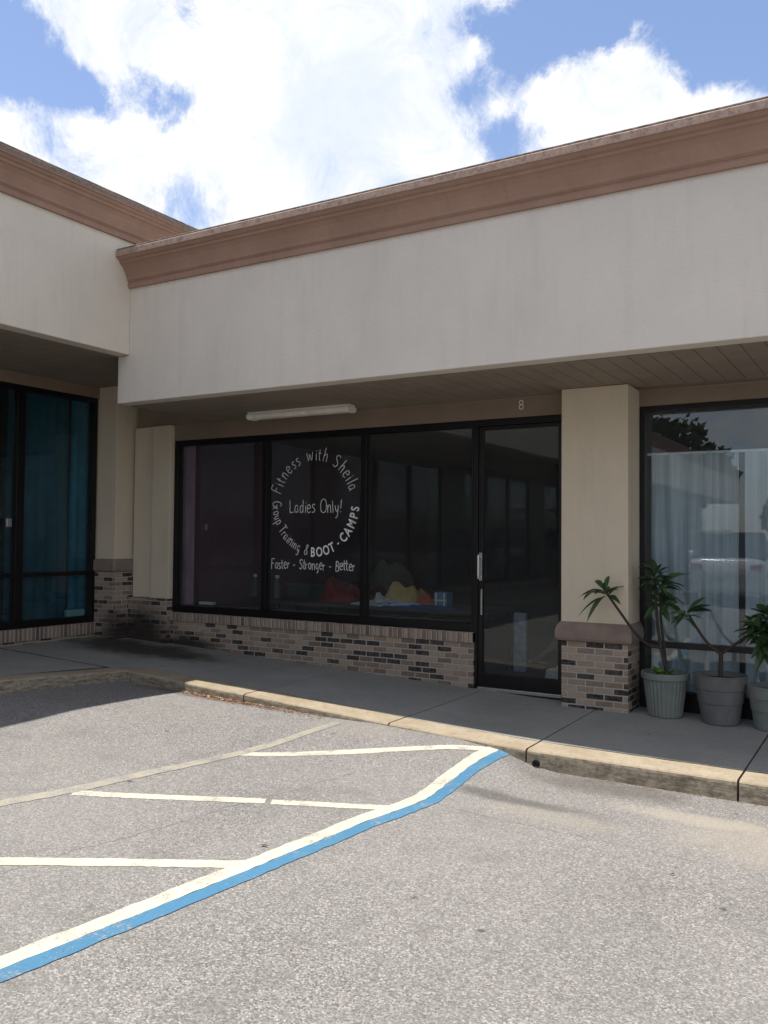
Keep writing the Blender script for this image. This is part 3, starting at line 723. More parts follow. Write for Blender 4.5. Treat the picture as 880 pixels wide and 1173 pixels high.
MB().box(-3.400, -3.386, YW-.012, YW-.006, H-.70, H-.46).build('edge_guard', M_alu, door)
MB().box(-3.425, -2.61, YW-.03, YW+.08, DZ-.02, DZ+.010).build('threshold', M_alu, shop, bevel=.003)
nb = MB(); GY = YW-.018; glyph(nb, '8', -3.0, H+1.20, 0, .135, .85, -.012); nb.build('house_number', M_white, shop)
GY = YW+.031
# small camera-like box near the pillar top on the soffit
# right-hand window ---------------------------------------------------------
YR = 7.60
RT, RB = H+1.172, H-1.33
rw = MB(); frame(rw, -1.958, 2.2, RB, RT, YR-.01, YR+.075, [(-.52, -.46), (.92, .98)], tw=.045, sw_=.045, bw=.06)
rw.box(-1.913, 2.155, YR-.008, YR+.07, H-.905, H-.855)
rwin = rw.build('window', M_frame, shop, bevel=.003)
for a, b in ((-1.913, -.52), (-.46, .92), (.98, 2.155)):
    for z0, z1 in ((RB+.06, H-.905), (H-.855, RT-.045)):
        MB().box(a-.004, b+.004, YR+.03, YR+.036, z0-.004, z1+.004).build('pane', M_glass_c, rwin)
MB().box(-1.958, XR, YR-.006, YR+.12, .05, RB).build('window_base', M_frame, shop)
MB().box(2.2, XR, YR-.01, YR+.1, RB, RT).build('wall', M_stucco_pillar, shop)

# interiors ------------------------------------------------------------------
FZ = DZ-.005
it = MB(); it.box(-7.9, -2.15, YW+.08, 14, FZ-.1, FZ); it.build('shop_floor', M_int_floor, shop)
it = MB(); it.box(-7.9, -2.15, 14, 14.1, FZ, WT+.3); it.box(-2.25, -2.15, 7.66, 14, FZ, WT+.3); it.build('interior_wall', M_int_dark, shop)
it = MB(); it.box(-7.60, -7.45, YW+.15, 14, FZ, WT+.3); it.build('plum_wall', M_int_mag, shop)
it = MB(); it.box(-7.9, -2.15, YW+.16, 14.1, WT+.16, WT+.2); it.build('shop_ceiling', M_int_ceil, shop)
it = MB(); it.box(-2.14, 9, 7.66, 13, FZ-.2, FZ-.1); it.box(-2.14, 9, 12.9, 13, FZ-.1, RT+.3); it.box(8.9, 9, 7.66, 13, FZ-.1, RT+.3); it.box(-2.14, 9, 7.75, 13, RT+.18, RT+.2); it.build('interior_room', M_int_dim, shop)
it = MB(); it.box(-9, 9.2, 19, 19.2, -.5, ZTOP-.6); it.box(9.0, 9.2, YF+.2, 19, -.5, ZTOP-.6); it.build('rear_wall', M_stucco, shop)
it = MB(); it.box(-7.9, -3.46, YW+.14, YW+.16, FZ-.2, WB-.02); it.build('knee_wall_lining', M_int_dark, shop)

# ------------------------------------------------------------------ wing
wing = thing('shop_wing', 'projecting left wing with pinkish stucco fascia, brown cornice and teal windows', 'shop building', (-8.3, 0, 0))
W0 = -28.0; ZWC, ZWTOP = H+2.9161, H+3.2449
f = MB(); f.box(XL-.16, XL, W0, 18.8, ZWB, ZWTOP-.02); f.build('fascia', M_stucco_wing, wing, bevel=.006)
c2 = MB(); cornice(c2, ZWC, ZWTOP, (XL, W0, 0), (1, 0, 0), (0, 1, 0), 18.8-W0); c2.build('cornice', M_cornice, wing)
MB().box(XL-.1, XL+.186, W0, 18.8, ZWTOP, ZWTOP+.012).build('roof_edge', M_metalroof, wing, bevel=.003)
MB().box(-16, XL-.165, W0, 18.8, ZWTOP-.7, ZWTOP-.5).build('roof', M_roofgrey, wing)
sf = MB(); y = W0
while y < 7.6:
    sf.box(XLW-.01, XL-.163, y, min(7.6, y+.146), ZWB+.003, ZWB+.02); y += .152
sf.box(XLW-.01, XL-.163, W0, 7.6, ZWB+.012, ZWB+.04); sf.build('soffit', M_soffit, wing)
LT, LB = H+1.6664, H-1.0122
hd = MB(); hd.box(XLW-.14, XLW+.012, W0, 7.2, LT, ZWB+.002); hd.build('header', M_header, wing, bevel=.003)
cp_ = MB(); cp_.box(-8.45, -8.005, 7.175, 7.6, H-.41, ZWB+.001); cpp = cp_.build('corner_pillar', M_stucco_pillar, wing, bevel=.006)
MB().box(-8.44, -7.985, 7.155, 7.6, .2, H-.415).build('brick_base', M_brick, cpp, bevel=.003)
cc = MB(); cc.box(-8.45, -7.955, 7.125, 7.6, H-.415, H-.262); cc.build('pillar_cap', M_cap, cpp, bevel=.03, seg=4)
bw_ = MB(); bw_.box(XLW-.14, XLW+.02, W0, 7.15, .15, LB-.135); bw_.build('knee_wall', M_brick, wing)
sl = MB(); y = 7.15
while y > -3:
    sl.box(XLW-.1, XLW+.045+random.uniform(0, .004), y-.051, y-.003, LB-.135, LB-.003); y -= .054
sl.box(XLW-.12, XLW+.035, -3, 7.15, LB-.133, LB-.008); sl.box(XLW-.12, XLW+.045, W0, -3, LB-.135, LB-.003)
sl.build('rowlock_course', M_soldier, wing)
def wing_window(y1, y0, mulls, parent, glass=M_glass_t):
    m = MB(); X0, X1 = XLW-.075, XLW+.012
    m.box(X0, X1, y0, y1, LT-.06, LT); m.box(X0, X1, y0, y1, LB, LB+.075)
    m.box(X0, X1, y0, y0+.05, LB+.075, LT-.06); m.box(X0, X1, y1-.055, y1, LB+.075, LT-.06)
    for a in mulls: m.box(X0, X1, a-.05, a+.05, LB+.075, LT-.06)
    ed = [y0+.05]+[e for a in sorted(mulls) for e in (a-.05, a+.05)]+[y1-.055]
    for a, b in zip(ed[::2], ed[1::2]): m.box(X0+.002, X1-.002, a, b, H-.455, H-.405)
    w = m.build('window', M_frame, parent, bevel=.003)
    for a, b in zip(ed[::2], ed[1::2]):
        for z0, z1 in ((LB+.07, H-.453), (H-.407, LT-.055)):
            MB().box(XLW-.045, XLW-.039, a-.004, b+.004, z0, z1).build('pane', glass, w)
    return w
w1 = wing_window(7.152, 3.3, [6.11, 4.75], wing)
hl = MB(); hl.box(XLW+.012, XLW+.04, 5.93, 5.99, H+.10, H+.19); hl.build('door_lock', M_alu, w1, bevel=.004)
ylist = [(2.7, -1.3), (-2.3, -6.3), (-7.3, -11.3), (-12.3, -16.3), (-17.3, -21.3), (-22.3, -27.4)]
for a, b in ylist: wing_window(a, b, [lerp(a, b, .33), lerp(a, b, .66)], wing)
last = 3.3
for a, b in ylist:
    q = MB(); q.box(XLW-.08, XLW+.012, a, last, LB, LT); p_ = q.build('spandrel_panel', M_frame, wing)
    last = b
MB().box(XLW-.14, XLW+.10, W0, last, .2, LT).build('end_wall', M_stucco_wing, wing)
it = MB(); it.box(-14, XLW-.08, W0, 7.6, .36, .45); it.build('wing_floor', M_int_floor, wing)
it = MB(); it.box(-14, -13.9, W0, 7.7, .4, 3.7); it.box(-14, XLW-.15, 7.60, 7.7, .4, 3.7); it.build('teal_wall', M_int_teal, wing); it = MB(); it.box(-9.2, -9.1, W0, 5.6, .4, 3.7); it.box(-14, XLW-.10, 5.6, 5.64, .4, 3.7); it.box(-14, XLW, W0, W0+.1, .2, 4.5); it.build('dark_partition', M_int_dark, wing)
it = MB(); it.box(-14, XLW-.15, W0, 7.7, 3.5, 3.6); it.build('wing_ceiling', M_int_dark, wing)
it = MB(); it.box(-16.2, -16, W0, 19, -.5, ZWTOP-.3); it.box(-16, XL-.17, 18.8, 19, -.5, ZWTOP-.3); it.box(-16, XL-.17, W0-.1, W0, ZWB, ZWTOP-.03); it.box(-16, -14, W0-.1, W0, -.5, ZWB); it.build('rear_wall', M_stucco_wing, wing)

# ------------------------------------------------------------------ hanging cloth
def drape(name, x0, x1, y, z0, z1, mat, amp=.035, freq=9, axis='x', seed=0, slack=.0):
    m = MB(); n = int(abs(x1-x0)/.008); rows = 14
    for j in range(rows+1):
        t = j/rows; z = lerp(z1, z0, t)
        for i in range(n+1):
            u = lerp(x0, x1, i/n)
            ph = freq*u*2*math.pi/1.0+3*noise.noise(Vector((u*2.3, seed, t*.8)))
            w = amp*(.45+.55*t)*(math.sin(ph)*.7+.5*noise.noise(Vector((u*11, seed+3, t*1.5))))
            uu = u+.012*noise.noise(Vector((u*7, seed+9, t*3)))*t
            m.v.append((uu, y+w, z) if axis == 'x' else (y+w, uu, z))
    for j in range(rows):
        for i in range(n):
            a = j*(n+1)+i; m.f.append((a, a+1, a+n+2, a+n+1))
    return m
CT = H+.765
for i, (a, b, sd) in enumerate(((-1.90, -1.18, 1), (-1.13, -.55, 5), (-.50, .4, 8))):
    o = drape('c', a, b, YR+.17, FZ-.05, CT, M_sheer, .05, 6.5, seed=sd).build('sheer_curtain', M_sheer, smooth=True)
    tag(o, ['white sheer curtain behind the glass directly beside the stucco pillar', 'white sheer curtain in the middle of the window behind the potted plants', 'white sheer curtain at the right edge of the window'][i], 'curtain', 'sheer curtains in the right window')
rd = MB(); rd.tube([(-1.95, YR+.17, CT+.004), (2.1, YR+.17, CT+.004)], .012, 10); rd.box(-1.94, 2.1, YR+.160, YR+.172, CT-.004, CT+.012)
tag(rd.build('curtain_rod', M_white), 'white rod and valance strip holding up the sheer curtains', 'curtain rod')
o = MB()
for k in range(4):
    x = -7.38+k*.052; o.box(x, x+.048, YW+.165, YW+.171, WB+.06, WT-.02)
tag(o.build('vertical_blind', M_pink), 'mauve vertical blind slats at the left end of the dark shop window', 'blind')
for a, b, lab in ((6.10, 6.92, 'dark teal drape behind the wing window beside the mullion'), (6.93, 7.42, 'brighter teal drape at the right end of the wing window')):
    o = drape('c', a, b, XLW-.22 if a < 6.5 else XLW-.19, .47, LT-.02, M_drape_teal, .015 if a < 6.5 else .02, 7, axis='y', seed=a).build('teal_drape', M_drape_teal if a < 6.5 else M_drape_teal2, smooth=True)
    tag(o, lab, 'drape', 'teal drapes in the wing window')
bx_ = MB(); bx_.box(XLW-.14, XLW-.08, 6.84, 7.09, LB+.07, LB+.15); tag(bx_.build('storage_box', M_white, bevel=.01), 'low pale box on the sill inside the wing window', 'box')

# ------------------------------------------------------------------ soffit light
lt_ = thing('fluorescent_light', 'long white fluorescent light fixture mounted on the brown soffit above the lettered window', 'light fixture', (-5.27, 7.08, ZSOF))
a, b = -5.89, -4.62; yl = 7.03
m = MB(); m.box(a, b, yl, yl+.12, ZSOF-.03, ZSOF-.002); m.build('housing', M_white, lt_, bevel=.004)
m = MB(); pts = [(a+.05, yl-.012, ZSOF-.03), (a+.05, yl-.008, ZSOF-.06), (a+.05, yl+.015, ZSOF-.075), (a+.05, yl+.105, ZSOF-.075), (a+.05, yl+.128, ZSOF-.06), (a+.05, yl+.132, ZSOF-.03)]
m.prism(pts, (b-a-.10, 0, 0)); m.build('diffuser', M_dirtywhite, lt_, bevel=.004)
for xa in (a-.005, b-.055):
    m = MB(); m.prism([(xa, p[1]-(.006 if p[1] < yl+.05 else -.006), p[2]-.005 if p[2] < ZSOF-.05 else p[2]) for p in pts], (.06, 0, 0)); m.build('end_cap', M_white, lt_, bevel=.004)

# ------------------------------------------------------------------ goods inside the window
TZ = H-.72
tb = thing('display_table', 'long dark table standing inside behind the lettered window', 'table', (-4.6, 8.3, FZ))
MB().box(-6.0, -3.55, 7.95, 8.75, TZ-.04, TZ).build('tabletop', M_int_dark, tb, bevel=.01)
for x in (-5.95, -3.65):
    for y in (8.0, 8.65): MB().box(x, x+.05, y, y+.05, FZ, TZ-.04).build('leg', M_frame, tb)
def heap(name, cx, cy, rx, ry, h, mat, seed, label, cat, z=None, fold=6):
    rx *= 1.25; h *= 1.1; m = MB(); n = 26; z = TZ+.002 if z is None else z
    for i in range(n+1):
        for j in range(n*2):
            r = i/n; a = 2*math.pi*j/(n*2); u, v = math.cos(a)*r, math.sin(a)*r
            k = 1+.25*noise.noise(Vector((math.cos(a)*1.5, math.sin(a)*1.5, seed)))
            q = 1.9*noise.noise(Vector((u*1.1, v*1.1, seed+2)))
            hh = h*(max(0, 1-r**5)**.7)*(.50+.55*noise.noise(Vector((u*1.5, v*1.5, seed+4))))+(h*.13+.012)*abs(noise.noise(Vector(((u+q)*fold*.7, (v-q)*fold*.35, seed+8))))*max(0, 1-r**4)
            m.v.append((cx+u*rx*k, cy+v*ry*k, z+max(.0, hh)))
    w = n*2
    for i in range(n):
        for j in range(w): a = i*w+j; b = i*w+(j+1) % w; m.f.append((a, b, b+w, a+w))
    tag(m.build(name, mat, smooth=True), label, cat)
ma = lambda n, c: plain(n, c, .9, .2, 20)
def tx(px_, py_, Y=8.2): return on_y(px_, py_, Y)
p = tx(462, 668, 8.25); heap('folded_blanket', p.x, 8.30, .22, .2, .27, ma('yellow_cloth', (.62, .48, .20)), 2, 'rumpled yellow cloth heaped on the table inside the dark window', 'cloth')
p = tx(487, 690, 8.1); heap('cloth_bundle', p.x, 8.12, .10, .10, .16, ma('coral_cloth', (.55, .13, .10)), 7, 'small coral red bundle in front of the yellow cloth inside the window', 'cloth')
p = tx(448, 690, 8.0); heap('throw', p.x-.02, 8.07, .42, .10, .07, ma('pale_blue_cloth', (.55, .62, .72)), 12, 'long pale blue cloth spread along the front of the inside table', 'cloth', fold=9)
p = tx(470, 700, 8.0); heap('bedspread', p.x+.05, 8.0, .45, .055, .045, ma('navy_cloth', (.05, .09, .25)), 19, 'narrow navy blue cloth along the table edge inside the window', 'cloth')
p = tx(392, 672, 8.3); heap('garment_pile', p.x, 8.3, .22, .2, .33, ma('red_cloth', (.26, .035, .04)), 23, 'dark red garment pile left of the second mullion inside the window', 'clothes')
p = tx(425, 672, 8.4); heap('garment_pile', p.x+.05, 8.45, .18, .15, .28, ma('maroon_cloth', (.10, .02, .025)), 29, 'maroon garment pile right of the second mullion inside the window', 'clothes')
p = tx(447, 650, 8.5); heap('garment_pile', p.x, 8.55, .25, .12, .50, ma('olive_cloth', (.09, .085, .07)), 33, 'tall olive grey garment pile rising behind the yellow cloth', 'clothes')
p = tx(478, 660, 8.2); heap('cloth_bundle', p.x, 8.34, .09, .09, .20, ma('orange_cloth', (.62, .30, .10)), 47, 'small orange bundle on the right of the yellow cloth inside the window', 'cloth')
p = tx(432, 684, 8.0); heap('cloth_bundle', p.x, 8.12, .09, .08, .16, ma('white_cloth', (.6, .6, .6)), 53, 'small white bundle at the left end of the pale blue cloth inside the window', 'cloth')
p = tx(508, 684, 8.15); bq = thing('gift_box', 'small blue box with white bands beside the coral bundle inside the window', 'box', (p.x, 8.15, TZ))
MB().box(p.x-.075, p.x+.075, 8.08, 8.22, TZ+.002, TZ+.17).build('carton', ma('blue_card', (.16, .34, .50)), bq, bevel=.004)
for dx in (-.05, .045): MB().box(p.x+dx-.008, p.x+dx+.008, 8.078, 8.0805, TZ+.01, TZ+.165).build('band', M_white, bq)
MB().box(p.x-.07, p.x+.07, 8.0765, 8.079, TZ+.08, TZ+.095).build('band', M_white, bq)
p = tx(352, 690, 8.6); MBc = MB(); 
cb_ = thing('green_cabinet', 'low dark green cabinet standing inside behind the left half of the lettered window', 'cabinet', (p.x, 9.0, FZ))
MB().box(p.x-.55, p.x+.35, 8.95, 9.4, FZ, TZ+.12).build('carcass', ma('green_grey_paint', (.05, .09, .08)), cb_, bevel=.01)
MB().box(p.x-.57, p.x+.37, 8.93, 9.42, TZ+.121, TZ+.15).build('top', ma('green_top', (.09, .13, .12)), cb_, bevel=.006)
for px_, py_, Y, lab in ((318, 650, 8.2, 'pale grey bottle standing inside at the left side of the lettered pane'), (293, 640, 8.3, 'pale bottle standing inside just left of the first mullion')):
    p = on_y(px_, py_, Y); pz = TZ+.002
    if p.x < -6: pz = TZ+.002
    b_ = thing('bottle', lab, 'bottle', (p.x, Y, pz))
    MB().lathe([(0, pz, 0), (.045, pz, 0), (.048, pz+.02, 0), (.048, pz+.17, 0), (.02, pz+.22, 0), (.02, pz+.25, 0), (0, pz+.25, 0)], p.x, Y, 20).build('bottle_body', ma('pale_plastic', (.13, .14, .14)), b_, smooth=True)
    MB().lathe([(.023, pz+.245, 0), (.023, pz+.28, 0), (0, pz+.28, 0)], p.x, Y, 16).build('cap', M_white, b_)
p = on_y(596, 740, 8.6); tag(MB().box(p.x-.07, p.x+.07, 8.58, 8.64, FZ+.002, FZ+.62).build('foam_board', ma('pale_blue_board', (.45, .55, .62)), bevel=.01), 'narrow pale blue board standing upright on the floor behind the door glass', 'board')
p = on_y(636, 765, 7.95); heap('cloth_bag', p.x, 7.98, .09, .1, .24, ma('white_bag_cloth', (.7, .7, .7)), 41, 'slumped white bag on the floor inside the door beside the pillar', 'bag', z=FZ+.002)
MB2 = MB(); MB2.box(-6.35, -6.02, 8.0, 8.5, TZ-.04, TZ); MB2.box(-6.3, -6.25, 8.05, 8.1, FZ, TZ-.04); MB2.box(-6.12, -6.07, 8.4, 8.45, FZ, TZ-.04)
tag(MB2.build('side_table', M_int_dark), 'small dark side table left of the long inside table', 'table')
p = on_y(236, 696, 7.66)
tag(MB().box(p.x-.10, p.x+.12, 7.64, 7.70, WB+.08, WB+.115).build('paper_roll', M_white, bevel=.012), 'small white paper roll lying on the inner sill of the left pane', 'paper')
tag(MB().box(-7.3, -3.5, YW+.162, YW+.33, WB+.03, WB+.075).build('window_sill', M_int_dark, bevel=.004), 'dark inner sill running below the three dark panes', 'sill')

# ------------------------------------------------------------------ potted plants
def leaf(m, base, d, up, L, W, droop=.35):
    d = d.normalized(); side = d.cross(up).normalized(); u2 = side.cross(d).normalized(); n0 = len(m.v); K = 6
    for i in range(K+1):
        t = i/K; w = W*.66*(math.sin(math.pi*min(1, t*.97+.03))**.75)*(1.05-.3*t)*(.35+.65*min(1, t*2.6)); 
        c = base+d*(L*t)-Vector((0, 0, 1))*(droop*L*t*t)
        fold = u2*(w*.35)
        m.v += [tuple(c-side*w+fold), tuple(c), tuple(c+side*w+fold)]
    for i in range(K):
        a = n0+i*3; m.f += [(a, a+1, a+4, a+3), (a+1, a+2, a+5, a+4)]
def rosette(m, c, axis, n, L, W, spread=1.0, droop=.35, zr=.06):
    axis = axis.normalized(); o1 = axis.orthogonal().normalized(); o2 = axis.cross(o1)
    for i in range(n):
        a = i*2.399+random.uniform(-.3, .3); el = lerp(.05, 1.15, (i/n))*spread
        rad = (o1*math.cos(a)+o2*math.sin(a))
        el += random.uniform(-.25, .25); d = rad*math.cos(el)+axis*math.sin(el)
        leaf(m, c-axis*zr*(1-i/n)+rad*.008, d, axis, L*random.uniform(.6, 1.2), W*random.uniform(.8, 1.3), droop*random.uniform(.4, 1.4))
def pot(parent, x, y, z, r, h, mat, fluted):
    if fluted:
        prof = [(0, z, 0), (r*.66, z, 0), (r*.70, z+.012, 1), (r*.88, z+h-.07, 1), (r*.90, z+h-.055, 0), (r*.99, z+h-.05, 0), (r, z+h-.008, 0), (r*.985, z+h, 0), (r*.93, z+h, 0), (r*.90, z+h-.04, 0), (0, z+h-.045, 0)]
        return MB().lathe(prof, x, y, 144, .022, 30).build('pot', mat, parent, smooth=False)
    prof = [(0, z, 0), (r*.66, z, 0), (r*.69, z+.012, 0), (r*.80, z+h*.42, 0), (r*.83, z+h*.44, 0), (r*.90, z+h*.70, 0), (r*.93, z+h*.72, 0), (r*.98, z+h-.012, 0), (r*1.0, z+h-.006, 0), (r*.99, z+h, 0), (r*.93, z+h, 0), (r*.90, z+h-.04, 0), (0, z+h-.045, 0)]
    return MB().lathe(prof, x, y, 48).build('pot', mat, parent, smooth=False)
def soil(parent, x, y, z, r):
    return MB().lathe([(0, z+.006, 0), (r*.5, z+.012, 0), (r, z, 0), (r, z-.01, 0)], x, y, 24).build('soil', M_soil, parent)
def stem(parent, pts, r0, r1):
    c = curve(pts, 8); k = len(c); return MB().tube(c, [lerp(r0, r1, i/(k-1)) for i in range(k)], 8).build('stem', M_stem, parent, smooth=True)
PY = 7.34
def sc_(x, y, Y=PY): return on_y(x, y, Y)
# plant 1: tall one beside the pillar
b1 = on_y(762, 775, PY); z1_ = zs(b1.x, PY)
pA_ = thing('potted_plant', 'tall potted plant in a fluted grey green pot beside the pillar, one branch leaning left', 'potted plant', (b1.x, PY, z1_), 'potted plants outside the right window')
pot(pA_, b1.x, PY, z1_, .192, .36, M_terr, True); soil(pA_, b1.x, PY, z1_+.318, .172)
stem(pA_, [(b1.x+.03, PY, z1_+.31), sc_(757, 740, PY), sc_(752, 700, PY), sc_(751, 662, PY)], .017, .011)
stem(pA_, [(b1.x+.01, PY+.03, z1_+.31), sc_(761, 742, PY+.04), sc_(757, 705, PY+.05), sc_(759, 668, PY+.05)], .013, .009)
stem(pA_, [sc_(757, 742, PY), sc_(742, 738, PY-.05), sc_(727, 724, PY-.18), sc_(711, 702, PY-.26), sc_(694, 678, PY-.30)], .014, .010)
lf = MB()
rosette(lf, sc_(692, 677, PY-.31), Vector((-.3, -.45, .75)), 13, .24, .046, .95, .5)
rosette(lf, sc_(750, 656, PY), Vector((-.15, -.2, 1)), 18, .20, .050, 1.0, .45, .12)
rosette(lf, sc_(760, 664, PY+.04), Vector((.35, -.2, 1)), 16, .21, .055, .9, .5, .12)
rosette(lf, sc_(756, 684, PY+.02), Vector((.15, -.5, .6)), 13, .17, .046, .8, .6, .12)
rosette(lf, sc_(770, 690, PY+.02), Vector((.5, -.3, .4)), 9, .12, .03, .8, .7, .05)
lf.build('foliage', M_leaf, pA_)
l2 = MB()
for i in range(24):
    a = random.uniform(0, 6.28); leaf(l2, Vector((b1.x+.0+.03*math.cos(a), PY-.06+.03*math.sin(a), z1_+.32)), Vector((math.cos(a)*.6, math.sin(a)*.6, 1)), Vector((0, 0, 1)), random.uniform(.10, .19), .032, .4)
l2.build('seedlings', M_leaf_b, pA_)
# plant 2: forked
b2 = on_y(826, 780, PY); z2_ = zs(b2.x, PY)
pB_ = thing('potted_plant', 'forked potted plant in a plain dark grey pot, in the middle of the three pots', 'potted plant', (b2.x, PY, z2_), 'potted plants outside the right window')
pot(pB_, b2.x, PY-.02, z2_, .205, .385, M_terr2, False); soil(pB_, b2.x, PY-.02, z2_+.343, .186)
stem(pB_, [(b2.x, PY-.02, z2_+.335), sc_(826, 762, PY-.02), sc_(826, 747, PY-.03)], .020, .016)
stem(pB_, [sc_(826, 749, PY-.03), sc_(812, 738, PY-.06), sc_(800, 722, PY-.09), sc_(789, 704, PY-.11)], .014, .009)
stem(pB_, [sc_(826, 749, PY-.03), sc_(838, 741, PY-.03), sc_(852, 731, PY-.04), sc_(868, 720, PY-.05)], .013, .008)
lf = MB()
rosette(lf, sc_(786, 702, PY-.12), Vector((.25, -.2, .9)), 9, .13, .032, .7, .5)
for dx, dz in ((.9, .42), (.95, .2), (.6, .6)): leaf(lf, sc_(787, 701, PY-.12), Vector((dx, -.1, dz)), Vector((0, -.5, 1)), .21, .055, .12)
for dx, dz in ((-.8, -.5), (-.6, -.7), (-.9, .05)): leaf(lf, sc_(786, 702, PY-.12), Vector((dx, -.2, dz)), Vector((0, -.5, 1)), .14, .04, .2)
rosette(lf, sc_(868, 716, PY-.05), Vector((.1, -.3, .9)), 12, .15, .052, .8, .45)
lf.build('foliage', M_leaf, pB_)
# plant 3: cut by the photo edge
b3 = on_y(884, 790, PY); z3_ = zs(b3.x, PY)
pC_ = thing('potted_plant', 'bushy potted plant in a grey pot at the right edge of the picture', 'potted plant', (b3.x, PY, z3_), 'potted plants outside the right window')
pot(pC_, b3.x, PY-.03, z3_, .175, .335, M_terr, False); soil(pC_, b3.x, PY-.03, z3_+.293, .156)
stem(pC_, [(b3.x, PY-.03, z3_+.285), sc_(884, 760, PY-.04), sc_(880, 742, PY-.06), sc_(876, 728, PY-.08)], .018, .011)
stem(pC_, [(b3.x+.02, PY-.03, z3_+.285), sc_(892, 750, PY-.04), sc_(900, 700, PY-.06)], .016, .011)
lf = MB()
rosette(lf, sc_(868, 716, PY-.13), Vector((-.35, -.3, .9)), 18, .15, .062, .9, .35, .1)
rosette(lf, sc_(876, 735, PY-.10), Vector((-.1, -.5, .4)), 14, .14, .060, .9, .6, .08)
rosette(lf, sc_(878, 700, PY-.08), Vector((-.2, -.2, 1)), 14, .15, .060, .9, .35, .1)
rosette(lf, sc_(900, 696, PY-.06), Vector((.2, -.2, 1)), 18, .18, .060, .9, .4, .1)
lf.build('foliage', M_leaf, pC_)

# ------------------------------------------------------------------ what the glass reflects: lot behind the photographer
def crown(m, c, rx, rz, n, s, seed):
    rnd = random.Random(seed); clumps = []
    for i in range(26):
        v = Vector((rnd.gauss(0, 1), rnd.gauss(0, 1), rnd.gauss(0, .8))).normalized()*rnd.uniform(.35, 1); clumps.append((Vector((v.x*rx, v.y*rx, v.z*rz)), rnd.uniform(.22, .42)*rx))
    for i in range(n):
        cc, cr = rnd.choice(clumps); v = Vector((rnd.gauss(0, 1), rnd.gauss(0, 1), rnd.gauss(0, 1))).normalized()*cr*rnd.uniform(.5, 1)
        p = Vector(c)+cc+v; a = Vector((rnd.gauss(0, 1), rnd.gauss(0, 1), rnd.gauss(0, .6))).normalized(); b = a.orthogonal().normalized(); q = a.cross(b); k = s*rnd.uniform(.6, 1.3)
        m.quad(tuple(p-b*k), tuple(p-q*k*.6), tuple(p+b*k), tuple(p+q*k*.6))
def tree(x, y, h, rx, seed, label):
    t = thing('broadleaf_tree', label, 'tree', (x, y, hgrid(x, y)), 'trees across the lot seen in the glass'); z0 = hgrid(x, y)
    m = MB(); m.tube(curve([(x, y, z0-.1), (x+.15, y, z0+h*.3), (x-.1, y+.1, z0+h*.55), (x, y, z0+h*.85)], 5), [.28-.012*i for i in range(16)], 10)
    for k in range(5):
        a = k*1.26; m.tube([(x, y, z0+h*.4), (x+math.cos(a)*rx*.35, y+math.sin(a)*rx*.35, z0+h*.58), (x+math.cos(a)*rx*.7, y+math.sin(a)*rx*.7, z0+h*.72)], [.12, .08, .03], 6)
    m.build('trunk', M_bark, t); m = MB(); crown(m, (x, y, z0+h*.68), rx, h*.32, 7000, .26, seed); m.build('crown', M_tree, t)
tree(-11.6, -36, 8.2, 3.2, 1, 'dark tree reflected at the left of the curtained window, tallest one')
tree(-16, -39, 8.8, 3.8, 2, 'dark tree reflected beside the pillar edge of the curtained window')
tree(-22, -37, 8, 4, 3, 'dark broad tree reflected in the lettered shop window')
tree(-5.2, -44, 5.0, 2.6, 4, 'low rounded tree reflected near the middle of the curtained window')

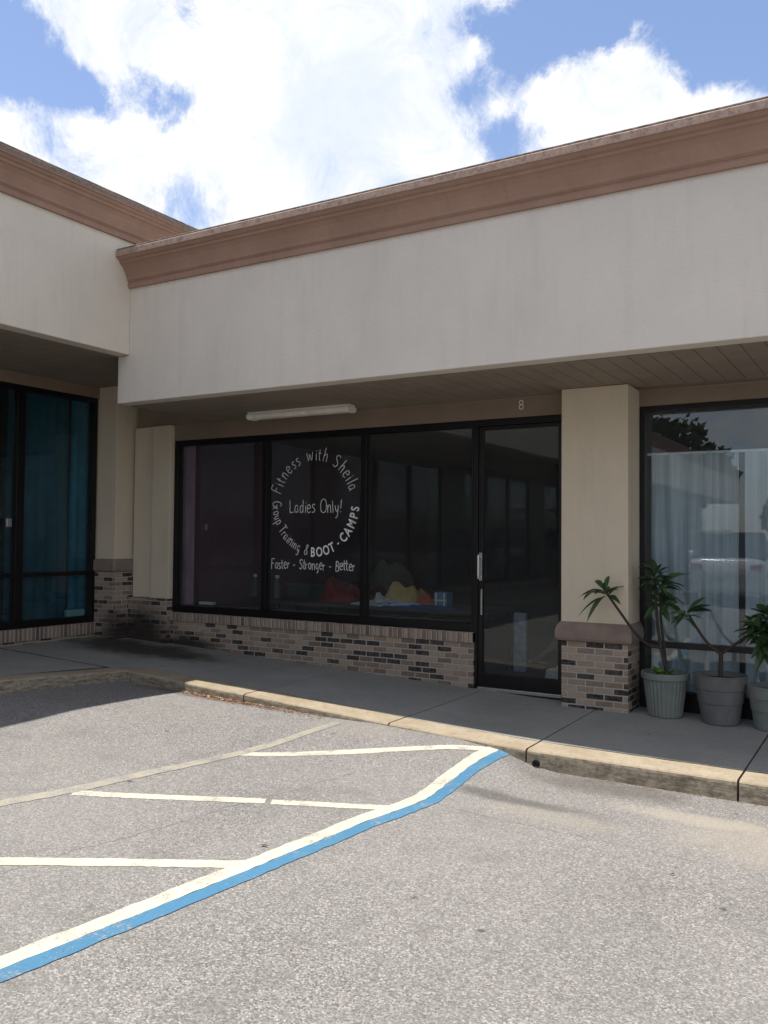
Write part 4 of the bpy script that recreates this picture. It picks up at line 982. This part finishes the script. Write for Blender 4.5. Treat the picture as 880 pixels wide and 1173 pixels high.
def car(x, y, rz, body_col, label, name='parked_car'):
    t = thing(name, label, 'car', (0, 0, 0), 'cars parked in the lot seen in the glass')
    paint = bpy.data.materials.new('car_paint'); paint.use_nodes = True; b = paint.node_tree.nodes['Principled BSDF']
    nt = paint.node_tree; nt.links.new(ramp(nt, noi(nt, pos(nt), 3, 3), [(.3, tuple(c*.95 for c in body_col)), (.7, body_col)]), b.inputs['Base Color'])
    b.inputs['Roughness'].default_value = .25; b.inputs['Coat Weight'].default_value = 1; b.inputs['Metallic'].default_value = .3
    # body sections along x (length 4.6), half width, sill z, belt z
    prof = [(-2.3, .62, .35, .62), (-2.2, .80, .25, .78), (-1.6, .89, .22, .88), (-.7, .91, .20, .94), (.6, .91, .20, .96), (1.7, .89, .22, .98), (2.2, .82, .25, .92), (2.3, .70, .35, .75)]
    m = MB(); n = 8
    for (px_, hw, zb, zt) in prof:
        for (u, v) in ((-1, .0), (-1.0, .55), (-.93, .93), (-.6, 1), (.6, 1), (.93, .93), (1, .55), (1, 0)): m.v.append((px_, u*hw, lerp(zb, zt, v)))
    for i in range(len(prof)-1):
        for k in range(n): a = i*n+k; b2_ = i*n+(k+1) % n; m.f.append((a, b2_, b2_+n, a+n))
    m.f.append(tuple(range(n))); m.f.append(tuple((len(prof)-1)*n+k for k in range(n)))
    bo = m.build('body', paint, t, bevel=.02, smooth=True)
    m = MB(); cab = [(-1.05, .80, .92), (-.35, .66, 1.38), (.9, .66, 1.44), (1.9, .78, .97)]
    for (px_, hw, zz) in cab: m.v += [(px_, -hw, zz), (px_, hw, zz)]
    m.v += [(-1.05, -.82, .90), (-1.05, .82, .90), (1.9, -.80, .93), (1.9, .80, .93)]
    m.f += [(0, 1, 3, 2), (4, 5, 7, 6), (0, 2, 4, 6, 10, 8), (1, 3, 5, 7, 11, 9), (8, 9, 1, 0), (10, 11, 7, 6)]
    gm = bpy.data.materials.get('car_glass') or plain('car_glass', (.02, .025, .03), .08, .1, 1, 0, .8)
    m.build('windows', gm, t)
    m = MB(); m.prism([(-.36, -.66, 1.375), (.9, -.66, 1.435), (.9, .66, 1.435), (-.36, .66, 1.375)], (0, 0, .04)); m.build('roof', paint, t, bevel=.02)
    for wx in (-1.45, 1.4):
        for sy in (-1, 1):
            w = MB(); w.tube([(wx, sy*.72, .33), (wx, sy*.93, .33)], .33, 22); w = w.build('wheel', M_tyre, t, bevel=.02)
            MB().tube([(wx, sy*.925, .33), (wx, sy*.938, .33)], .2, 14).build('rim', M_alu, w)
    for sy in (-1, 1):
        MB().box(-2.30, -2.2, sy*.62-.14, sy*.62+.14, .60, .72).build('headlight', M_white, t, bevel=.02)
        MB().box(2.2, 2.31, sy*.62-.12, sy*.62+.12, .72, .84).build('taillight', bpy.data.materials.get('tail_red') or plain('tail_red', (.35, .02, .02), .3), t, bevel=.02)
    t.scale = (1.08, 1.05, 1.2); t.location = (x, y, hgrid(x, y)); t.rotation_euler = (0, 0, rz)
    return t
car(-3.7, -8.5, R(86), (.75, .75, .74), 'white sedan reflected low in the curtained window, nearer of the parked cars')
car(-5.3, -15, R(92), (.45, .46, .48), 'silver sedan reflected in the curtained window, left one')
car(-2.9, -15.5, R(90), (.06, .12, .3), 'dark blue sedan reflected at the right edge of the curtained window')
car(-6.6, -23, R(90), (.8, .8, .78), 'white sedan reflected farthest back in the curtained window')
opp = thing('opposite_building', 'long pale building across the lot seen only in window reflections', 'building', (8, -52, 0))
MB().box(-2, 45, -60, -52, -.4, 3.4).build('wall', M_stucco, opp); MB().box(-2.2, 45.2, -60.2, -51.6, 3.4, 4.3).build('fascia', M_white, opp)
for k in range(9): w = MB().box(0+k*5, 3.2+k*5, -52.03, -51.95, .3, 2.7).build('window', M_frame, opp)
tag(MB().box(-400, 400, -400, -62, -.2, -.05).build('far_grass_ground', plain('grass', (.05, .09, .025), .95, .3, 1)), kind='structure')

# ------------------------------------------------------------------ sky and sun
world = bpy.data.worlds.new('World'); scn.world = world; world.use_nodes = True; nt = world.node_tree; nt.nodes.clear()
sx_, sy_ = -.175, -.04; el = math.atan2(1, math.hypot(sx_, sy_)); 
out = nt.nodes.new('ShaderNodeOutputWorld'); sky = nt.nodes.new('ShaderNodeTexSky'); sky.sky_type = 'NISHITA'; sky.sun_disc = False
sky.sun_elevation = el; sky.sun_rotation = math.atan2(sx_, sy_) % (2*math.pi); sky.air_density = 1.0; sky.dust_density = .6; sky.ozone_density = 1.5
bg = nt.nodes.new('ShaderNodeBackground'); bg.inputs[1].default_value = .12
tint = mixc(nt, 1.0, sky.outputs[0], (1.06, 1.0, 1.03), 'MULTIPLY'); nt.links.new(tint, bg.inputs[0])
tc = nt.nodes.new('ShaderNodeTexCoord'); D = tc.outputs['Generated']
cl = nt.nodes.new('ShaderNodeBackground')
def wspot(px_, py_, rad, asp=1.0, amp=1.0):
    d = ray(px_, py_).normalized()
    s = nt.nodes.new('ShaderNodeVectorMath'); s.operation = 'DISTANCE'; nt.links.new(Dn, s.inputs[0]); s.inputs[1].default_value = d
    return mth(nt, 'MULTIPLY', mth(nt, 'SUBTRACT', 1.0, ss(nt, s.outputs['Value'], 0.0, rad/F)), amp)
wn = nd(nt, 'ShaderNodeTexNoise', Scale=9.0, Detail=7.0, Roughness=.62); nt.links.new(D, wn.inputs['Vector'])
wv = nt.nodes.new('ShaderNodeVectorMath'); wv.operation = 'MULTIPLY_ADD'; nt.links.new(wn.outputs['Color'], wv.inputs[0]); wv.inputs[1].default_value = (.11, .11, .11); nt.links.new(D, wv.inputs[2])
w2 = nt.nodes.new('ShaderNodeVectorMath'); w2.operation = 'SUBTRACT'; nt.links.new(wv.outputs[0], w2.inputs[0]); w2.inputs[1].default_value = (.055, .055, .055)
Dn = w2.outputs[0]
holes = None
for s in ((10, 30, 62, 1, .8), (45, 85, 70, 1, 1.0), (105, 112, 50, 1, .8), (182, 122, 48, 1, .95), (70, 178, 50, 1, .4), (215, 245, 70, 1, .55), (-60, 20, 90, 1, .9), (212, 0, 30, 1, .6),
          (640, 20, 85, 1, 1.1), (600, 70, 60, 1, .8), (720, -10, 80, 1, 1.1), (800, 10, 80, 1, 1.0), (870, 20, 90, 1, 1.1), (960, -40, 170, 1, 1.1), (850, 75, 60, 1, .5), (543, 100, 45, 1, .75), (590, 165, 62, 1, .85), (566, 30, 40, 1, .6), (690, 60, 35, 1, .5)):
    v = wspot(*s); holes = v if holes is None else mth(nt, 'ADD', holes, v)
cn = noi(nt, D, 3.1, 9, .58, .4); cf = noi(nt, D, 11, 9, .72, .6)
cov = mth(nt, 'ADD', mth(nt, 'MULTIPLY', mth(nt, 'SUBTRACT', cn, .5), 1.1), .62)
# keep a solid bright bank in the part of the sky above the shop, broken cloud elsewhere
bank = wspot(420, 120, 1200, 1, .46)
cov = mth(nt, 'ADD', mth(nt, 'SUBTRACT', cov, .22), bank)
cov = mth(nt, 'SUBTRACT', cov, mth(nt, 'MULTIPLY', holes, .95))
cov = mth(nt, 'ADD', cov, mth(nt, 'MULTIPLY', mth(nt, 'SUBTRACT', cf, .5), 1.5))
mask = ss(nt, cov, .08, .66)
shade = ramp(nt, mth(nt, 'ADD', mth(nt, 'MULTIPLY', cn, .5), mth(nt, 'MULTIPLY', cf, .5)), [(.38, (.66, .75, .92)), (.55, (1.05, 1.05, 1.05))])
veil = wspot(385, 120, 120, 1, 1.0); shade = mixc(nt, mth(nt, 'MULTIPLY', veil, .8), shade, (.78, .85, .98))
nt.links.new(shade, cl.inputs[0]); cl.inputs[1].default_value = .70
mx = nt.nodes.new('ShaderNodeMixShader'); nt.links.new(mask, mx.inputs[0]); nt.links.new(bg.outputs[0], mx.inputs[1]); nt.links.new(cl.outputs[0], mx.inputs[2]); nt.links.new(mx.outputs[0], out.inputs[0])

sd = bpy.data.lights.new('sun', 'SUN'); sd.energy = 4.2; sd.angle = R(.53); sd.color = (1, .955, .89)
so = bpy.data.objects.new('sun', sd); C.objects.link(so)
so.rotation_euler = Vector((sx_, sy_, 1)).to_track_quat('Z', 'Y').to_euler()

vs = scn.view_settings; vs.view_transform = 'Standard'; vs.look = 'None'; vs.exposure = .62; vs.gamma = 1; vs.use_curve_mapping = False
scn.render.engine = 'CYCLES'; scn.cycles.max_bounces = 6; scn.cycles.transparent_max_bounces = 8; scn.cycles.diffuse_bounces = 3; scn.cycles.glossy_bounces = 3
for o in bpy.data.objects:
    if '_L' in o: del o['_L']
